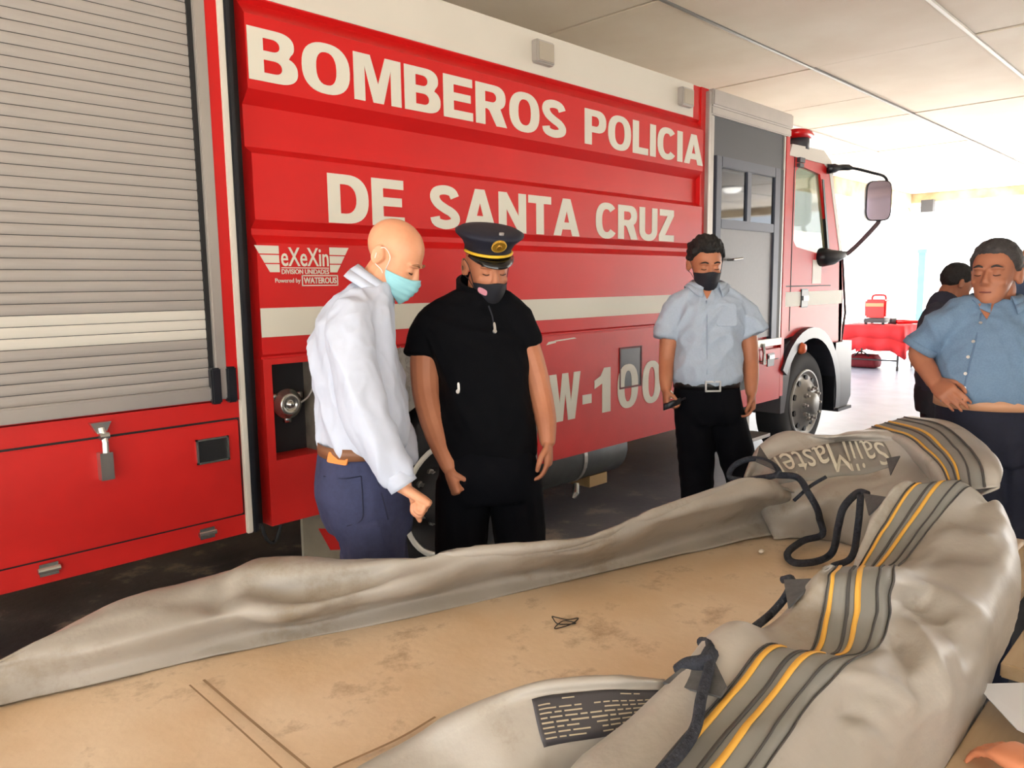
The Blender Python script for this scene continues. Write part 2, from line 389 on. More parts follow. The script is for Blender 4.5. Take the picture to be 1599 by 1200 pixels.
# walls
WALL_T = mat('wall_tan', (226, 178, 120), 0.8, var=0.12, scale=1.5)
WALL_W = mat('wall_white', (232, 230, 224), 0.8, var=0.05)
BEAM = mat('beam_stained', (206, 186, 152), 0.85, rgb2=(150, 124, 90), scale=2.2, detail=8, contrast=(0.3, 0.6))
w = box('wall_back', WALL_T, None, -1.2, 10.4, YF, YF+0.2, 0, ZC+0.2); w['kind'] = 'structure'
b1 = box('trim_1', BEAM, None, 10.4, XR+0.3, YF, YF+0.25, 3.2, ZC+0.2); b1['kind'] = 'structure'
b2 = box('trim_2', BEAM, None, XR, XR+0.25, YN, YF, 3.3, ZC+0.2); b2['kind'] = 'structure'
CYAN = mat('cyan_paint', (110, 205, 212), 0.5, var=0.1)
c = atY(1440, 500, 5.0)
pl = G(); pl.box(17.2, 17.35, 5.0, 5.13, 0, 2.2); pl.box(17.16, 17.39, 4.96, 5.17, 0, 0.1); pl.box(17.18, 17.37, 4.98, 5.15, 2.16, 2.24)
tag(pl.out('post', CYAN), 'cyan painted post in the bright far opening', 'post')
wy = box('wall_yard', WALL_W, None, 24, 60, 12.0, 12.3, 0, 3.4); wy['kind'] = 'structure'
wf = box('wall_light_block', WALL_W, None, -0.5, XR, YN-0.2, YN, 0, ZC+0.2); wf['kind'] = 'structure'  # unseen wall added to cut the light from the camera side
LAMP_E = mat('opal_lamp', (255, 246, 230), 0.4, emit=6.0)
for k_, (lx_, ly_, lab_) in enumerate(((14.2, -1.7, 'round opal ceiling lamp near the far opening'),)):
    lr = root('ceiling_lamp', lab_, 'lamp', (lx_, ly_, ZC))
    G().lathe((lx_, ly_, ZC), (0, 0, -1), [(0.0, 0.0), (0.2, 0.0), (0.2, 0.03), (0.18, 0.035)], 32).out('lamp_base', CEIL_W, lr, True)
    G().lathe((lx_, ly_, ZC), (0, 0, -1), [(0.18, 0.035), (0.165, 0.08), (0.11, 0.115), (0.0, 0.125)], 32).out('lamp_shade', LAMP_E, lr, True)
# small floodlight under the beam
c = atX(1449, 322, 18.4)
fr = root('floodlight', 'small grey box floodlight on a bracket below the far beam', 'light', c)
G().box(c.x-0.08, c.x+0.08, c.y-0.12, c.y+0.12, c.z-0.13, c.z+0.13).out('housing', DARKGREY, fr)
G().tube([c+Vector((0, 0.1, -0.02)), c+Vector((0.02, 0.35, -0.1)), c+Vector((0.18, 0.45, 0.0))], 0.025).out('bracket', ALU, fr)

# ================================================================== fire truck
TY = 3.0                                                     # outer side of the body
truck = root('fire_truck', 'red fire truck with white lettering and a roller shutter, parked along the bay', 'fire truck', (3.5, 4.2, 0))
def q(px, py, Y=TY): p = atY(px, py, Y); return (p.x, p.z)
FAR = 5.48
# --- rear locker body
rb = G(); rb.box(-0.6, 1.36, TY+0.03, FAR, 1.16, 3.0); rb.box(-0.6, 1.50, TY+0.0, FAR, 0.60, 1.17); rb.box(1.36, 1.50, TY+0.0, FAR, 1.17, 3.0); rb.box(-0.6, 1.50, TY, FAR, 2.98, 3.05)
rb.out('rear_body', RED_D, truck)
BOUNCE = mat('bounce_plate', (206, 204, 198), 0.6, 0.2)
box('roof_bounce_plate', BOUNCE, truck, -0.58, 1.49, TY+0.02, FAR-0.02, 3.05, 3.056); box('roof_bounce_plate', BOUNCE, truck, 1.585, 6.48, TY+0.05, FAR-0.02, 3.022, 3.028)  # unseen pale plates added on the roof to bounce light onto the ceiling
# roller shutter: each slat its own piece
sh = G().box(-0.6, 1.345, TY+0.018, TY+0.03, 1.2, 2.98).out('roller_shutter', DARKGREY, truck)
def slat_mesh(z0, z1, x0, x1):
    n = 5; v = []; f = []
    for x in (x0, x1):
        for k in range(n+1):
            t = k/n; v.append((x, TY+0.008-0.003*min(1.0, 6*t, 6*(1-t)), z0+(z1-z0)*t))
    for k in range(n): f.append((k, k+1, n+2+k, n+1+k))
    return v, f
zz = 1.235; pitch = 0.0385; k = 0
base_v, base_f = slat_mesh(0.0, pitch-0.0025, -0.6, 1.342)
sm = {}
while zz < 2.97:
    mm = WHITE_SLAT if 1.415 < zz+pitch/2 < 1.55 else ALU_SLAT
    if mm.name not in sm:
        o = obj('slat', base_v, base_f, mm, None, True); sm[mm.name] = o.data
    else:
        o = bpy.data.objects.new('slat', sm[mm.name]); COL.objects.link(o)
    o.location.z = zz; o.parent = sh
    zz += pitch
box('shutter_bar', ALU, truck, -0.6, 1.42, TY-0.02, TY+0.012, 1.18, 1.235, bevel=0.006)
for x in (1.335, 1.40): box('shutter_stop', BLACK_G, truck, x, x+0.04, TY-0.035, TY+0.0, 1.165, 1.31, bevel=0.006)
box('guide_gasket', BLACK, truck, 1.342, 1.360, TY-0.004, TY+0.01, 1.2, 3.0)
box('guide_rail', ALU, truck, 1.360, 1.405, TY-0.022, TY+0.01, 1.2, 3.0, bevel=0.004)
box('edge_strip', RED, truck, 1.405, 1.455, TY-0.012, TY+0.0, 1.17, 3.0)
box('edge_trim', WHITE_P, truck, 1.455, 1.482, TY-0.02, TY+0.0, 0.60, 3.0, bevel=0.004)
box('edge_gasket', BLACK_G, truck, 1.482, 1.505, TY-0.025, TY+0.02, 0.60, 3.0, bevel=0.004)
# --- lower drop door of the locker
dx1, dz1 = q(370, 655); dx0 = -0.2
dz0 = 0.69
dd = box('drop_door', RED_D, truck, dx0, dx1, TY-0.012, TY+0.01, dz0, dz1, bevel=0.004)
box('door_gap', BLACK, truck, dx0-0.008, dx1+0.008, TY-0.0015, TY+0.002, dz0-0.008, dz1+0.008)
hx0, hz1 = q(303, 687); hx1, hz0 = q(356, 717)
h = G(); t = 0.008
h.box(hx0, hx1, TY-0.02, TY-0.01, hz0, hz0+t); h.box(hx0, hx1, TY-0.02, TY-0.01, hz1-t, hz1); h.box(hx0, hx0+t, TY-0.02, TY-0.01, hz0, hz1); h.box(hx1-t, hx1, TY-0.02, TY-0.01, hz0, hz1)
o = h.out('pull_handle', STEEL, dd); o['label'] = 'recessed pull with a bright rim'
box('pull_recess', BLACK, dd, hx0+t, hx1-t, TY-0.0135, TY-0.012, hz0+t, hz1-t)
lx, lz = q(157, 705)
lt = G(); lt.prism([(lx-0.035, lz+0.11), (lx+0.035, lz+0.11), (lx+0.015, lz+0.07), (lx-0.015, lz+0.07)], 'y', TY-0.03, TY-0.001)
lt.tube([(lx, TY-0.03, lz+0.09), (lx+0.005, TY-0.045, lz+0.04), (lx+0.004, TY-0.045, lz+0.0)], 0.012)
lt.box(lx-0.018, lx+0.026, TY-0.05, TY-0.012, lz-0.10, lz+0.0); lt.tube([(lx-0.012, TY-0.04, lz+0.06), (lx+0.02, TY-0.04, lz+0.06)], 0.014)
lt.out('toggle_latch', STEEL, dd)
for px, py in ((75, 888), (322, 832)):
    x, z = q(px, py); g = G().tube([(x-0.035, TY-0.015, z), (x+0.035, TY-0.015, z)], 0.011); g.box(x-0.03, x+0.03, TY-0.014, TY-0.01, z-0.022, z+0.022); g.out('hinge', STEEL, dd)
# --- tank side: ribbed panel (profile in Y,Z extruded along X)
X0, X1 = 1.575, 5.09
RIB = 0.055
ribs = [(FAR, 3.02), (TY+0.03, 3.02), (TY+0.03, 2.79), (TY+0.055, 2.775), (TY, 2.715), (TY, 2.425), (TY+RIB, 2.372), (TY+RIB, 2.205), (TY, 2.172), (TY, 1.905), (TY+RIB*.7, 1.870), (TY+RIB*.7, 1.845), (TY, 1.81), (TY, 1.345), (TY+0.012, 1.335), (TY+0.012, 1.325), (FAR, 1.325)]
tank = G().prism(ribs, 'x', X0, X1).out('tank_panel', RED, truck)
e = G().box(1.5, X0+0.02, TY+0.08, FAR, 0.6, 3.0); e.out('gap_backing', BLACK, truck)
box('white_band', WHITE_P, truck, X0+0.01, X1-0.1, TY+0.026, TY+0.03, 2.795, 3.022)
box('white_stripe', LETTER, truck, X0, X1, TY-0.004, TY+0.0, 1.418, 1.540)
box('end_frame', RED, truck, X1, 5.19, TY+0.02, FAR, 0.60, 3.02)
box('end_trim', ALU, truck, 5.15, 5.19, TY-0.01, TY+0.03, 1.1, 3.0, bevel=0.004)
for s_, z in (('sill_weld', 2.79),): pass
# scene lights on the white band
for (px, py) in ((845, 84), (1068, 153)):
    x, z = q(px, py, TY+0.02); o = box('scene_light', ALU, truck, x-0.075, x+0.075, TY-0.02, TY+0.028, z-0.062, z+0.062, bevel=0.008)
    box('lens', LAMPG, o, x-0.06, x+0.06, TY-0.024, TY-0.018, z-0.048, z+0.048)
# lettering
lettering('BOMBEROS POLICIA', LETTER, truck, 1.582, 5.085, 2.462, 2.668, TY)
lettering('DE SANTA CRUZ', LETTER, truck, 1.925, 4.715, 1.909, 2.124, TY)
for ch_, xa, xb in (('W', 3.385, 3.675), ('-', 3.69, 3.79), ('1', 3.815, 3.99), ('0', 4.06, 4.29), ('0', 4.34, 4.565), ('0', 4.615, 4.84)): lettering(ch_, LETTER, truck, xa, xb, 0.80, 1.09, TY-0.004)
# maker's emblem
lx0, lz1 = q(396, 374); lx1, lz0 = q(545, 414); lz1 -= 0.0
lgw = lx1-lx0
emb = G().box(lx0+lgw*0.26, lx1-lgw*0.235, TY-0.002, TY, 1.7065, 1.7105).out('emblem', LETTER, truck)
def wing(xa, xb, sgn):
    hgt = 0.115/3
    for k in range(3):
        zt = 1.80-k*hgt; zb = zt-hgt+0.005
        f = lambda z: (1.80-z)/0.115
        s0, s1 = 0.095*f(zt), 0.095*f(zb)
        if sgn > 0: poly = [(xa+s0*0.72, zt), (xb, zt), (xb, zb), (xa+s1*0.72, zb)]
        else: poly = [(xa, zt), (xb-s0*0.72, zt), (xb-s1*0.72, zb), (xa, zb)]
        G().prism(poly, 'y', TY-0.002, TY).out('emblem_bar', LETTER, emb)
wing(lx0, lx0+lgw*0.24, 1); wing(lx1-lgw*0.22, lx1, -1)
place_text('emblem_text', 'eXeXin', LETTER, emb, lx0+lgw*0.26, lx1-lgw*0.235, 1.715, 1.795, TY, 0.008)
place_text('emblem_text', 'DIVISION UNIDADES', LETTER, emb, lx0+lgw*0.26, lx1-lgw*0.235, 1.682, 1.703, TY, 0.01)
place_text('emblem_text', 'Powered by', LETTER, emb, lx0+lgw*0.19, lx0+lgw*0.45, 1.640, 1.664, TY, 0.0)
place_text('emblem_text', 'WATEROUS', LETTER, emb, lx0+lgw*0.485, lx0+lgw*0.845, 1.641, 1.668, TY, 0.02)
fx0, fx1, fz0, fz1 = lx0+lgw*0.465, lx0+lgw*0.865, 1.630, 1.678
fg = G(); t = 0.005
for a in ((fx0, fx1, fz0, fz0+t), (fx0, fx1, fz1-t, fz1), (fx0, fx0+t, fz0, fz1), (fx1-t, fx1, fz0, fz1)): fg.box(a[0], a[1], TY-0.002, TY, a[2], a[3])
fg.out('emblem_frame', LETTER, emb)
# --- skirt below the tank: outlet panel | wheel arch | W-1000 panel
RWX, RWZ, RWR = 2.64, 0.485, 0.485
ox0, oz1 = q(424, 570); ox1, oz0 = ox0+0.30, 0.885
sk = G(); sk.box(X0, ox0, TY, TY+0.25, 0.60, 1.325); sk.box(ox0, ox1, TY, TY+0.25, oz1, 1.325); sk.box(ox0, ox1, TY, TY+0.25, 0.60, oz0); sk.box(ox1, 2.02, TY, TY+0.25, 0.60, 1.325)
sk.out('pump_panel', RED_D, truck)
box('outlet_recess', CHASSIS, truck, ox0, ox1, TY+0.14, TY+0.26, oz0, oz1)
box('recess_lining', mat('worn_grey', (122, 116, 104), 0.7, var=0.4, scale=14), truck, ox1-0.07, ox1, TY+0.005, TY+0.15, oz0, oz1)
px_, pz_ = q(455, 632, TY+0.05)
oc = G().lathe((px_, TY+0.14, pz_), (0, -1, 0), [(0.035, 0), (0.035, 0.03), (0.066, 0.03), (0.07, 0.05), (0.066, 0.065), (0.05, 0.07), (0.052, 0.085), (0.03, 0.088), (0.026, 0.078), (0.012, 0.078), (0.012, 0.1), (0.0, 0.1)])
for a in range(3):
    an = a*2.09+0.5; oc.obox((px_+0.07*math.cos(an), TY+0.09, pz_+0.07*math.sin(an)), (0.014, 0, 0), (0, 0.012, 0), (0, 0, 0.014))
o = oc.out('hose_outlet', STEEL, truck, True)
G().tube(cr([(px_+0.05, TY+0.06, pz_), (px_+0.09, TY+0.05, pz_+0.03), (px_+0.13, TY+0.04, pz_+0.11)], 5), 0.004).out('cap_chain', ALU, o)
# wheel arch tread plate
ap = G(); N = 18; Rr = 0.60
outer = [(2.02, 0.60), (2.02, 1.325), (3.30, 1.325), (3.30, 0.60)]
inner = [(RWX+Rr*math.cos(math.pi*k/N), max(0.60, RWZ+Rr*math.sin(math.pi*k/N))) for k in range(N+1)]
poly = [(2.02, 0.60), (2.02, 1.325), (3.28, 1.325), (3.28, 0.60)]+[p for p in inner if True]
ap.prism(poly, 'y', TY+0.0, TY+0.05)
arch = ap.out('wheel_arch_plate', TREAD, truck)
tr = G()
for i in range(26):
    for j in range(15):
        x = 2.05+i*0.048; z = 0.64+j*0.048
        if (x-RWX)**2+(z-RWZ)**2 < (Rr+0.03)**2 or x > 3.26: continue
        s_ = 1 if (i+j) % 2 else -1
        for k in range(3):
            d = 0.008*(k-1); tr.obox((x+d, TY-0.002, z+s_*d*0.6), (0.0022, 0, 0.012*s_*0.3), (0, 0.0025, 0), (-0.003*s_, 0, 0.012))
tr.out('tread_ribs', TREAD, arch, kind='stuff')
sk2 = box('skirt_panel', RED_D, truck, 3.28, 5.19, TY-0.004, TY+0.2, 0.565, 1.325, bevel=0.004)
G().box(3.28, 5.1, TY-0.006, TY+0.0, 1.315, 1.322).out('skirt_seam', RED, truck)
hx0, hz1 = q(968, 546); hx1, hz0 = q(999, 600)
box('hatch_hole', BLACK_G, sk2, hx0, hx1, TY-0.006, TY-0.003, hz0, hz1)
hf = G(); t = 0.012
for a in ((hx0-t, hx1+t, hz0-t, hz0), (hx0-t, hx1+t, hz1, hz1+t), (hx0-t, hx0, hz0, hz1), (hx1, hx1+t, hz0, hz1)): hf.box(a[0], a[1], TY-0.009, TY-0.003, a[2], a[3])
hf.out('hatch_frame', mat('dark_red', (96, 24, 28), 0.6), sk2)
# paint scuffs
sc = G()
for (xa, za, L_, r_) in ((3.42, 1.285, 0.22, 0.006), (3.36, 1.27, 0.09, 0.012), (4.3, 1.46, 0.0, 0.0)):
    if L_: sc.add([(xa, TY-0.0052, za), (xa+L_, TY-0.0052, za+0.01), (xa+L_*0.9, TY-0.0052, za+0.01+r_), (xa+0.02, TY-0.0052, za+r_*1.5)], [(0, 1, 2, 3)])
sc.out('paint_scuff', LETTER, sk2)
def wheel(x, y, z, R, rimmat, name, hub_out, white_ring=False):
    W = 0.28
    g = G().lathe((x, y, z), (0, 1, 0), [(R*0.60, 0.02), (R*0.66, 0.0), (R*0.86, 0.0), (R*0.95, 0.02), (R, 0.05), (R, W-0.05), (R*0.95, W-0.02), (R*0.6, W)], 48)
    tw = g.out('wheel', TYRE, truck, True)
    g = G()
    if white_ring: prof = [(R*0.665, -0.004), (R*0.655, -0.012), (R*0.61, -0.012), (R*0.60, 0.02), (R*0.55, 0.10), (R*0.40, 0.125), (R*0.30, 0.12), (R*0.29, 0.05), (R*0.2, 0.04), (0.0, 0.04)]
    else: prof = [(R*0.655, 0.0), (R*0.645, -0.012), (R*0.60, -0.012), (R*0.57, 0.02), (R*0.50, 0.0), (R*0.36, -0.035), (R*0.34, -0.05), (R*0.22, -0.055), (R*0.20, -0.10), (R*0.13, -0.115), (0.0, -0.115)]
    rm = g.lathe((x, y, z), (0, 1, 0), prof, 40).out('rim', rimmat, tw, True)
    for k in range(10):
        a = 2*math.pi*k/10; rr = R*0.30; c = (x+rr*math.cos(a), y-(0.055 if not white_ring else -0.11), z+rr*math.sin(a))
        G().lathe(c, (0, -1, 0), [(0.02, -0.01), (0.02, 0.02), (0.013, 0.022), (0.011, 0.045), (0.0, 0.045)], 8).out('wheel_nut', ALU, rm)
    if not white_ring:
        for k in range(10):
            a = 2*math.pi*(k+0.5)/10; rr = R*0.49; c = (x+rr*math.cos(a), y-0.006, z+rr*math.sin(a))
            G().lathe(c, (0, -1, 0), [(0.028, -0.015), (0.028, 0.006), (0.0, 0.006)], 12).out('rim_hole', BLACK, rm)
    if white_ring: G().lathe((x, y, z), (0, 1, 0), [(R*0.59, 0.012), (R*0.54, 0.085), (R*0.40, 0.11), (R*0.31, 0.105), (R*0.30, 0.035), (R*0.2, 0.025), (0.0, 0.025)], 40).out('wheel_disc', CHASSIS, rm, True)
    return tw
wheel(RWX, TY+0.06, RWZ, RWR, RIMW, 'rear', 0, True)
wheel(RWX, TY+0.36, RWZ, RWR, RIMW, 'rear', 0, True)
wheel(7.05, TY+0.03, 0.485, 0.49, RIM, 'front', 1)
# chassis, tank under skirt, mud flap
ch = G(); ch.box(-0.4, 7.4, 3.85, 4.65, 0.55, 0.85); ch.box(2.2, 3.1, 3.3, 5.2, 0.42, 0.58); ch.box(6.6, 7.5, 3.3, 5.2, 0.42, 0.58); ch.out('chassis', CHASSIS, truck)
c0, c1 = atY(862, 730, TY+0.2), atY(985, 700, TY+0.2)
ft = G(); ft.lathe((c0.x, TY+0.42, 0.44), (1, 0, 0), [(0.0, 0), (0.17, 0.0), (0.19, 0.03), (0.19, c1.x-c0.x), (0.17, c1.x-c0.x+0.03), (0.0, c1.x-c0.x+0.03)], 28)
fto = ft.out('fuel_tank', mat('tank_dull', (92, 94, 94), 0.5, 0.3, var=0.3), truck, True)
xs_ = c0.x+0.42*(c1.x-c0.x)
G().lathe((xs_, TY+0.42, 0.44), (1, 0, 0), [(0.195, 0), (0.198, 0.005), (0.198, 0.035), (0.195, 0.04)], 28).out('tank_strap', ALU, fto)
G().tube([(xs_, TY+0.3, 0.26), (xs_-0.03, TY+0.28, 0.2), (xs_-0.06, TY+0.28, 0.17)], [0.02, 0.025, 0.012]).out('drain_valve', STEEL, fto)
G().box(c1.x-0.35, c1.x-0.15, TY+0.3, TY+0.5, 0.2, 0.28).out('valve_block', mat('brass', (170, 140, 96), 0.5, 0.5), fto)
m0, m1 = q(465, 828, TY+0.12), q(520, 868, TY+0.12)
mf = box('mud_flap', mat('mud_flap_grey', (148, 140, 122), 0.7, var=0.3, scale=6), truck, 1.78, 2.14, TY+0.10, TY+0.12, 0.28, 0.62)
G().prism([(1.86, 0.50), (2.14, 0.43), (2.14, 0.33), (1.92, 0.38)], 'y', TY+0.096, TY+0.10).out('flap_mark', RED_D, mf)
G().tube(cr([(1.6, TY+0.15, 0.58), (1.62, TY+0.14, 0.5), (1.66, TY+0.14, 0.48), (1.7, TY+0.14, 0.56)], 5), 0.008).out('chassis_hose', BLACK, truck)
# --- crew section with the grey door
box('crew_body', RED, truck, 5.19, 6.50, TY+0.03, FAR, 0.62, 3.0)
box('awning_rail', ALU, truck, 5.18, 6.50, TY-0.03, TY+0.05, 2.90, 3.02, bevel=0.012)
box('awning_rail', ALU, truck, 5.18, 6.50, TY-0.015, TY+0.05, 2.84, 2.90, bevel=0.008)
for xa, xb in ((5.20, 5.25), (6.40, 6.44)): box('crew_trim', ALU, truck, xa, xb, TY+0.0, TY+0.04, 1.10, 2.84, bevel=0.005)
box('crew_post', RED, truck, 6.44, 6.50, TY-0.005, TY+0.04, 0.62, 2.84)
box('header_panel', DARKGREY, truck, 5.25, 6.40, TY+0.01, TY+0.035, 2.56, 2.84)
FRAME = mat('frame_grey', (74, 78, 90), 0.45, 0.3)
df = box('crew_door', DOORGREY, truck, 5.34, 6.24, TY+0.005, TY+0.035, 1.16, 2.05)
for a in ((5.27, 5.35, 1.13, 2.56), (6.23, 6.33, 1.13, 2.56), (5.35, 6.23, 2.48, 2.56), (5.35, 6.23, 2.03, 2.10), (5.75, 5.82, 2.10, 2.48)):
    box('door_frame', FRAME, df, a[0], a[1], TY-0.012, TY+0.035, a[2], a[3], bevel=0.004)
for a in ((5.35, 5.75), (5.82, 6.23)): box('door_pane', MIRRORGLASS, df, a[0], a[1], TY+0.004, TY+0.02, 2.10, 2.48)
box('door_gap_strip', BLACK, df, 6.33, 6.40, TY+0.0, TY+0.035, 1.13, 2.56)
box('door_sill', ALU, df, 5.25, 6.42, TY-0.02, TY+0.03, 1.08, 1.14, bevel=0.004)
hx, hz = q(1139, 406)
G().tube([(hx-0.03, TY-0.0, hz), (hx-0.03, TY-0.05, hz), (hx+0.1, TY-0.055, hz+0.01)], 0.011).out('door_handle', STEEL, df)
lk = box('crew_locker_door', RED, truck, 5.22, 6.44, TY-0.004, TY+0.03, 0.60, 1.05, bevel=0.004)
G().box(5.22, 6.40, TY-0.006, TY, 0.955, 0.962).out('locker_seam', BLACK, lk)
x, z = q(1202, 562); box('locker_handle', BLACK_G, lk, x-0.06, x+0.06, TY-0.012, TY-0.003, z-0.055, z+0.055); G().box(x-0.045, x+0.045, TY-0.022, TY-0.012, z+0.01, z+0.04).out('locker_pull', STEEL, lk)
x, z = q(1187, 558); G().tube([(x, TY-0.02, z+0.11), (x+0.01, TY-0.03, z+0.03), (x+0.02, TY-0.025, z-0.06)], [0.02, 0.012, 0.02]).out('locker_latch', STEEL, lk)
x, z = q(1160, 590); box('locker_vent', BLACK, lk, x-0.08, x+0.08, TY-0.008, TY-0.003, z-0.1, z+0.1)
st = G(); st.box(6.05, 6.10, TY+0.1, TY+0.14, 0.28, 0.6); st.box(5.7, 6.4, TY+0.05, TY+0.25, 0.26, 0.29); st.out('boarding_step', ALU, truck)
# --- cab
CABY = TY+0.03
roof = [q(1237, 218), (6.54, 2.78), (7.2, 2.80), (7.42, 2.76), (7.50, 2.66)]
side = [(6.54, 1.12), (6.54, 2.70), (6.62, 2.78), (7.28, 2.78), (7.44, 2.70), (7.80, 1.86), (7.86, 1.45), (7.86, 1.02), (7.62, 1.02), (7.50, 1.10), (7.05, 1.16), (6.62, 1.12)]
w0, w1, w2, w3 = q(1250, 250, CABY), q(1289, 268, CABY), q(1291, 384, CABY), q(1252, 360, CABY)
wz = [(6.70, 1.98), (6.70, 2.58), (6.78, 2.64), (7.22, 2.60), (7.46, 1.93), (7.42, 1.86), (6.76, 1.93)]
def ring_panel(outer, inner, y0, y1):
    """plate with a hole"""
    bm = bmesh.new()
    def edges(poly):
        vs_ = [bm.verts.new((p[0], y0, p[1])) for p in poly]
        return [bm.edges.new((vs_[i], vs_[(i+1) % len(vs_)])) for i in range(len(vs_))]
    e = edges(outer)+edges(inner); r = bmesh.ops.triangle_fill(bm, use_beauty=True, edges=e)
    fs = [f for f in r['geom'] if isinstance(f, bmesh.types.BMFace)]
    ex = bmesh.ops.extrude_face_region(bm, geom=fs)
    bmesh.ops.translate(bm, verts=[v for v in ex['geom'] if isinstance(v, bmesh.types.BMVert)], vec=(0, y1-y0, 0))
    bmesh.ops.recalc_face_normals(bm, faces=bm.faces)
    me = bpy.data.meshes.new('panel'); bm.to_mesh(me); bm.free(); return me
side_dn = [(6.54, 1.12), (6.54, 2.70), (6.62, 2.74), (7.28, 2.74), (7.44, 2.66), (7.80, 1.86), (7.86, 1.45), (7.86, 1.02), (7.62, 1.02), (7.50, 1.10), (7.05, 1.16), (6.62, 1.12)]
cs = obj('cab_side', None, None, RED, truck, me=ring_panel(side_dn, wz, CABY, CABY+0.05))
CABW = mat('cab_roof_grey', (206, 200, 190), 0.4)
cs2 = obj('cab_side', None, None, RED, truck, me=ring_panel(side_dn, wz, FAR-0.05, FAR))
G().prism([(6.54, 2.70), (6.60, 2.80), (7.26, 2.82), (7.44, 2.74), (7.50, 2.62), (7.40, 2.66), (7.28, 2.70), (6.62, 2.70)], 'y', CABY-0.01, FAR+0.01).out('cab_roof', CABW, truck)
G().prism([(6.54, 1.12), (6.54, 2.70), (6.58, 2.70), (6.58, 1.12)], 'y', CABY+0.05, FAR-0.05).out('cab_back', RED, truck)
G().prism([(7.80, 1.86), (7.88, 1.45), (7.88, 1.02), (7.80, 1.02), (7.74, 1.86)], 'y', CABY, FAR).out('cab_front', RED, truck)
G().prism([(7.44, 2.66), (7.80, 1.86), (7.785, 1.86), (7.425, 2.66)], 'y', CABY+0.06, FAR-0.06).out('windscreen', GLASS, truck)
for y in (CABY, FAR-0.07): G().prism([(7.40, 2.68), (7.48, 2.66), (7.84, 1.84), (7.76, 1.84)], 'y', y-0.004, y+0.07).out('windscreen_pillar', CABW, truck)
def glass_poly(Y, nm='side_window'):
    return G().prism(wz, 'y', Y+0.02, Y+0.026).out(nm, GLASS, truck)
glass_poly(CABY); glass_poly(FAR-0.05)
G().prism([(7.26, 2.56), (7.30, 2.56), (7.48, 1.93), (7.44, 1.93)], 'y', CABY-0.006, CABY+0.02).out('window_post', BLACK_G, truck)
sw = G(); sw.box(6.72, 6.80, TY-0.0, CABY+0.02, 2.62, 2.65); sw.box(6.72, 6.82, CABY-0.03, CABY, 2.66, 2.70); sw.out('window_visor', DARKGREY, truck)
# door seams, stripe, handle
box('cab_seam', BLACK, truck, 6.665, 6.676, CABY-0.003, CABY+0.002, 1.18, 2.70)
box('cab_seam', BLACK, truck, 6.55, 7.55, CABY-0.003, CABY+0.002, 1.575, 1.585)
box('cab_stripe', LETTER, truck, 6.54, 7.84, CABY-0.004, CABY, 1.40, 1.53)
box('cab_panel', WHITE_P, truck, 7.12, 7.32, CABY-0.003, CABY, 1.60, 1.82)
x, z = q(1255, 466, CABY); hd = box('cab_handle', BLACK_G, truck, x-0.075, x+0.075, CABY-0.012, CABY, z-0.085, z+0.085, bevel=0.006); G().box(x-0.05, x+0.05, CABY-0.025, CABY-0.012, z-0.02, z+0.02).out('handle_grip', STEEL, hd)
# seat and steering wheel seen through the window
G().box(6.75, 6.9, CABY+0.3, CABY+0.8, 1.5, 2.35).out('seat_back', mat('seat_cloth', (120, 140, 90), 0.9), truck)
# beacon
x, z = q(1245, 208, TY+0.3); bk_ = atY(1248, 211, TY+0.1); bc = G().lathe((bk_.x, bk_.y, 2.79), (0, 0, 1), [(0.0, 0), (0.09, 0), (0.09, bk_.z-2.82), (0.0, bk_.z-2.82)], 24).out('beacon_base', DARKGREY, truck, True)
G().loft([(bk_+UP*-.035, (0.14, 0, 0), (0, 0.09, 0), 2.5), (bk_, (0.17, 0, 0), (0, 0.11, 0), 2.5), (bk_+UP*.035, (0.14, 0, 0), (0, 0.09, 0), 2.5), (bk_+UP*.04, (0.07, 0, 0), (0, 0.05, 0), 2.5)], 24).out('beacon', REDLENS, truck, True)
# mirror on two arms
ma = atX(1290, 262, 7.42); mtop = [atY(1292, 264, TY+0.02), atY(1325, 262, TY-0.1), atY(1362, 270, TY-0.25), atY(1383, 278, TY-0.32), atY(1386, 300, TY-0.33)]
G().tube(cr(mtop, 6), [0.045]*3+[0.03]*4+[0.014]*18, 10).out('mirror_arm', BLACK_G, truck, True)
mlow = [atY(1300, 402, TY-0.02), atY(1325, 395, TY-0.12), atY(1368, 352, TY-0.3), atY(1372, 342, TY-0.31)]
G().tube(cr(mlow, 6), [0.022]*19, 10).out('mirror_arm', mat('arm_brown', (96, 74, 80), 0.5), truck, True)
G().loft([(atY(1284, 402, TY+0.03), (0.14, 0, 0), (0, 0, 0.09), 2.5), (atY(1300, 402, TY-0.05), (0.10, 0, 0), (0, 0, 0.07), 2.5), (atY(1322, 397, TY-0.12), (0.03, 0, 0), (0, 0, 0.025), 2)], 16).out('mirror_mount', BLACK_G, truck, True)
mc = atY(1371, 314, TY-0.32); mu = atY(1372, 282, TY-0.32); mlw = atY(1370, 345, TY-0.32)
hh = (mu.z-mlw.z)/2
mdx = Vector((0.55, -0.83, 0)).normalized()*0.115; mdn = Vector((-0.83, -0.55, 0)).normalized()
mg = G().loft([(mc-mdn*0.06, mdx*0.8, Vector((0, 0, hh*0.9)), 5), (mc-mdn*0.03, mdx, Vector((0, 0, hh)), 5), (mc+mdn*0.02, mdx, Vector((0, 0, hh)), 5), (mc+mdn*0.025, mdx*0.92, Vector((0, 0, hh*0.96)), 5)], 28).out('mirror_housing', BLACK_G, truck)
G().loft([(mc+mdn*0.024, mdx*0.9, Vector((0, 0, hh*0.95)), 5), (mc+mdn*0.028, mdx*0.9, Vector((0, 0, hh*0.95)), 5)], 28).out('mirror_glass', mat('mirror_glass', (150, 140, 160), 0.05, 1.0), mg)
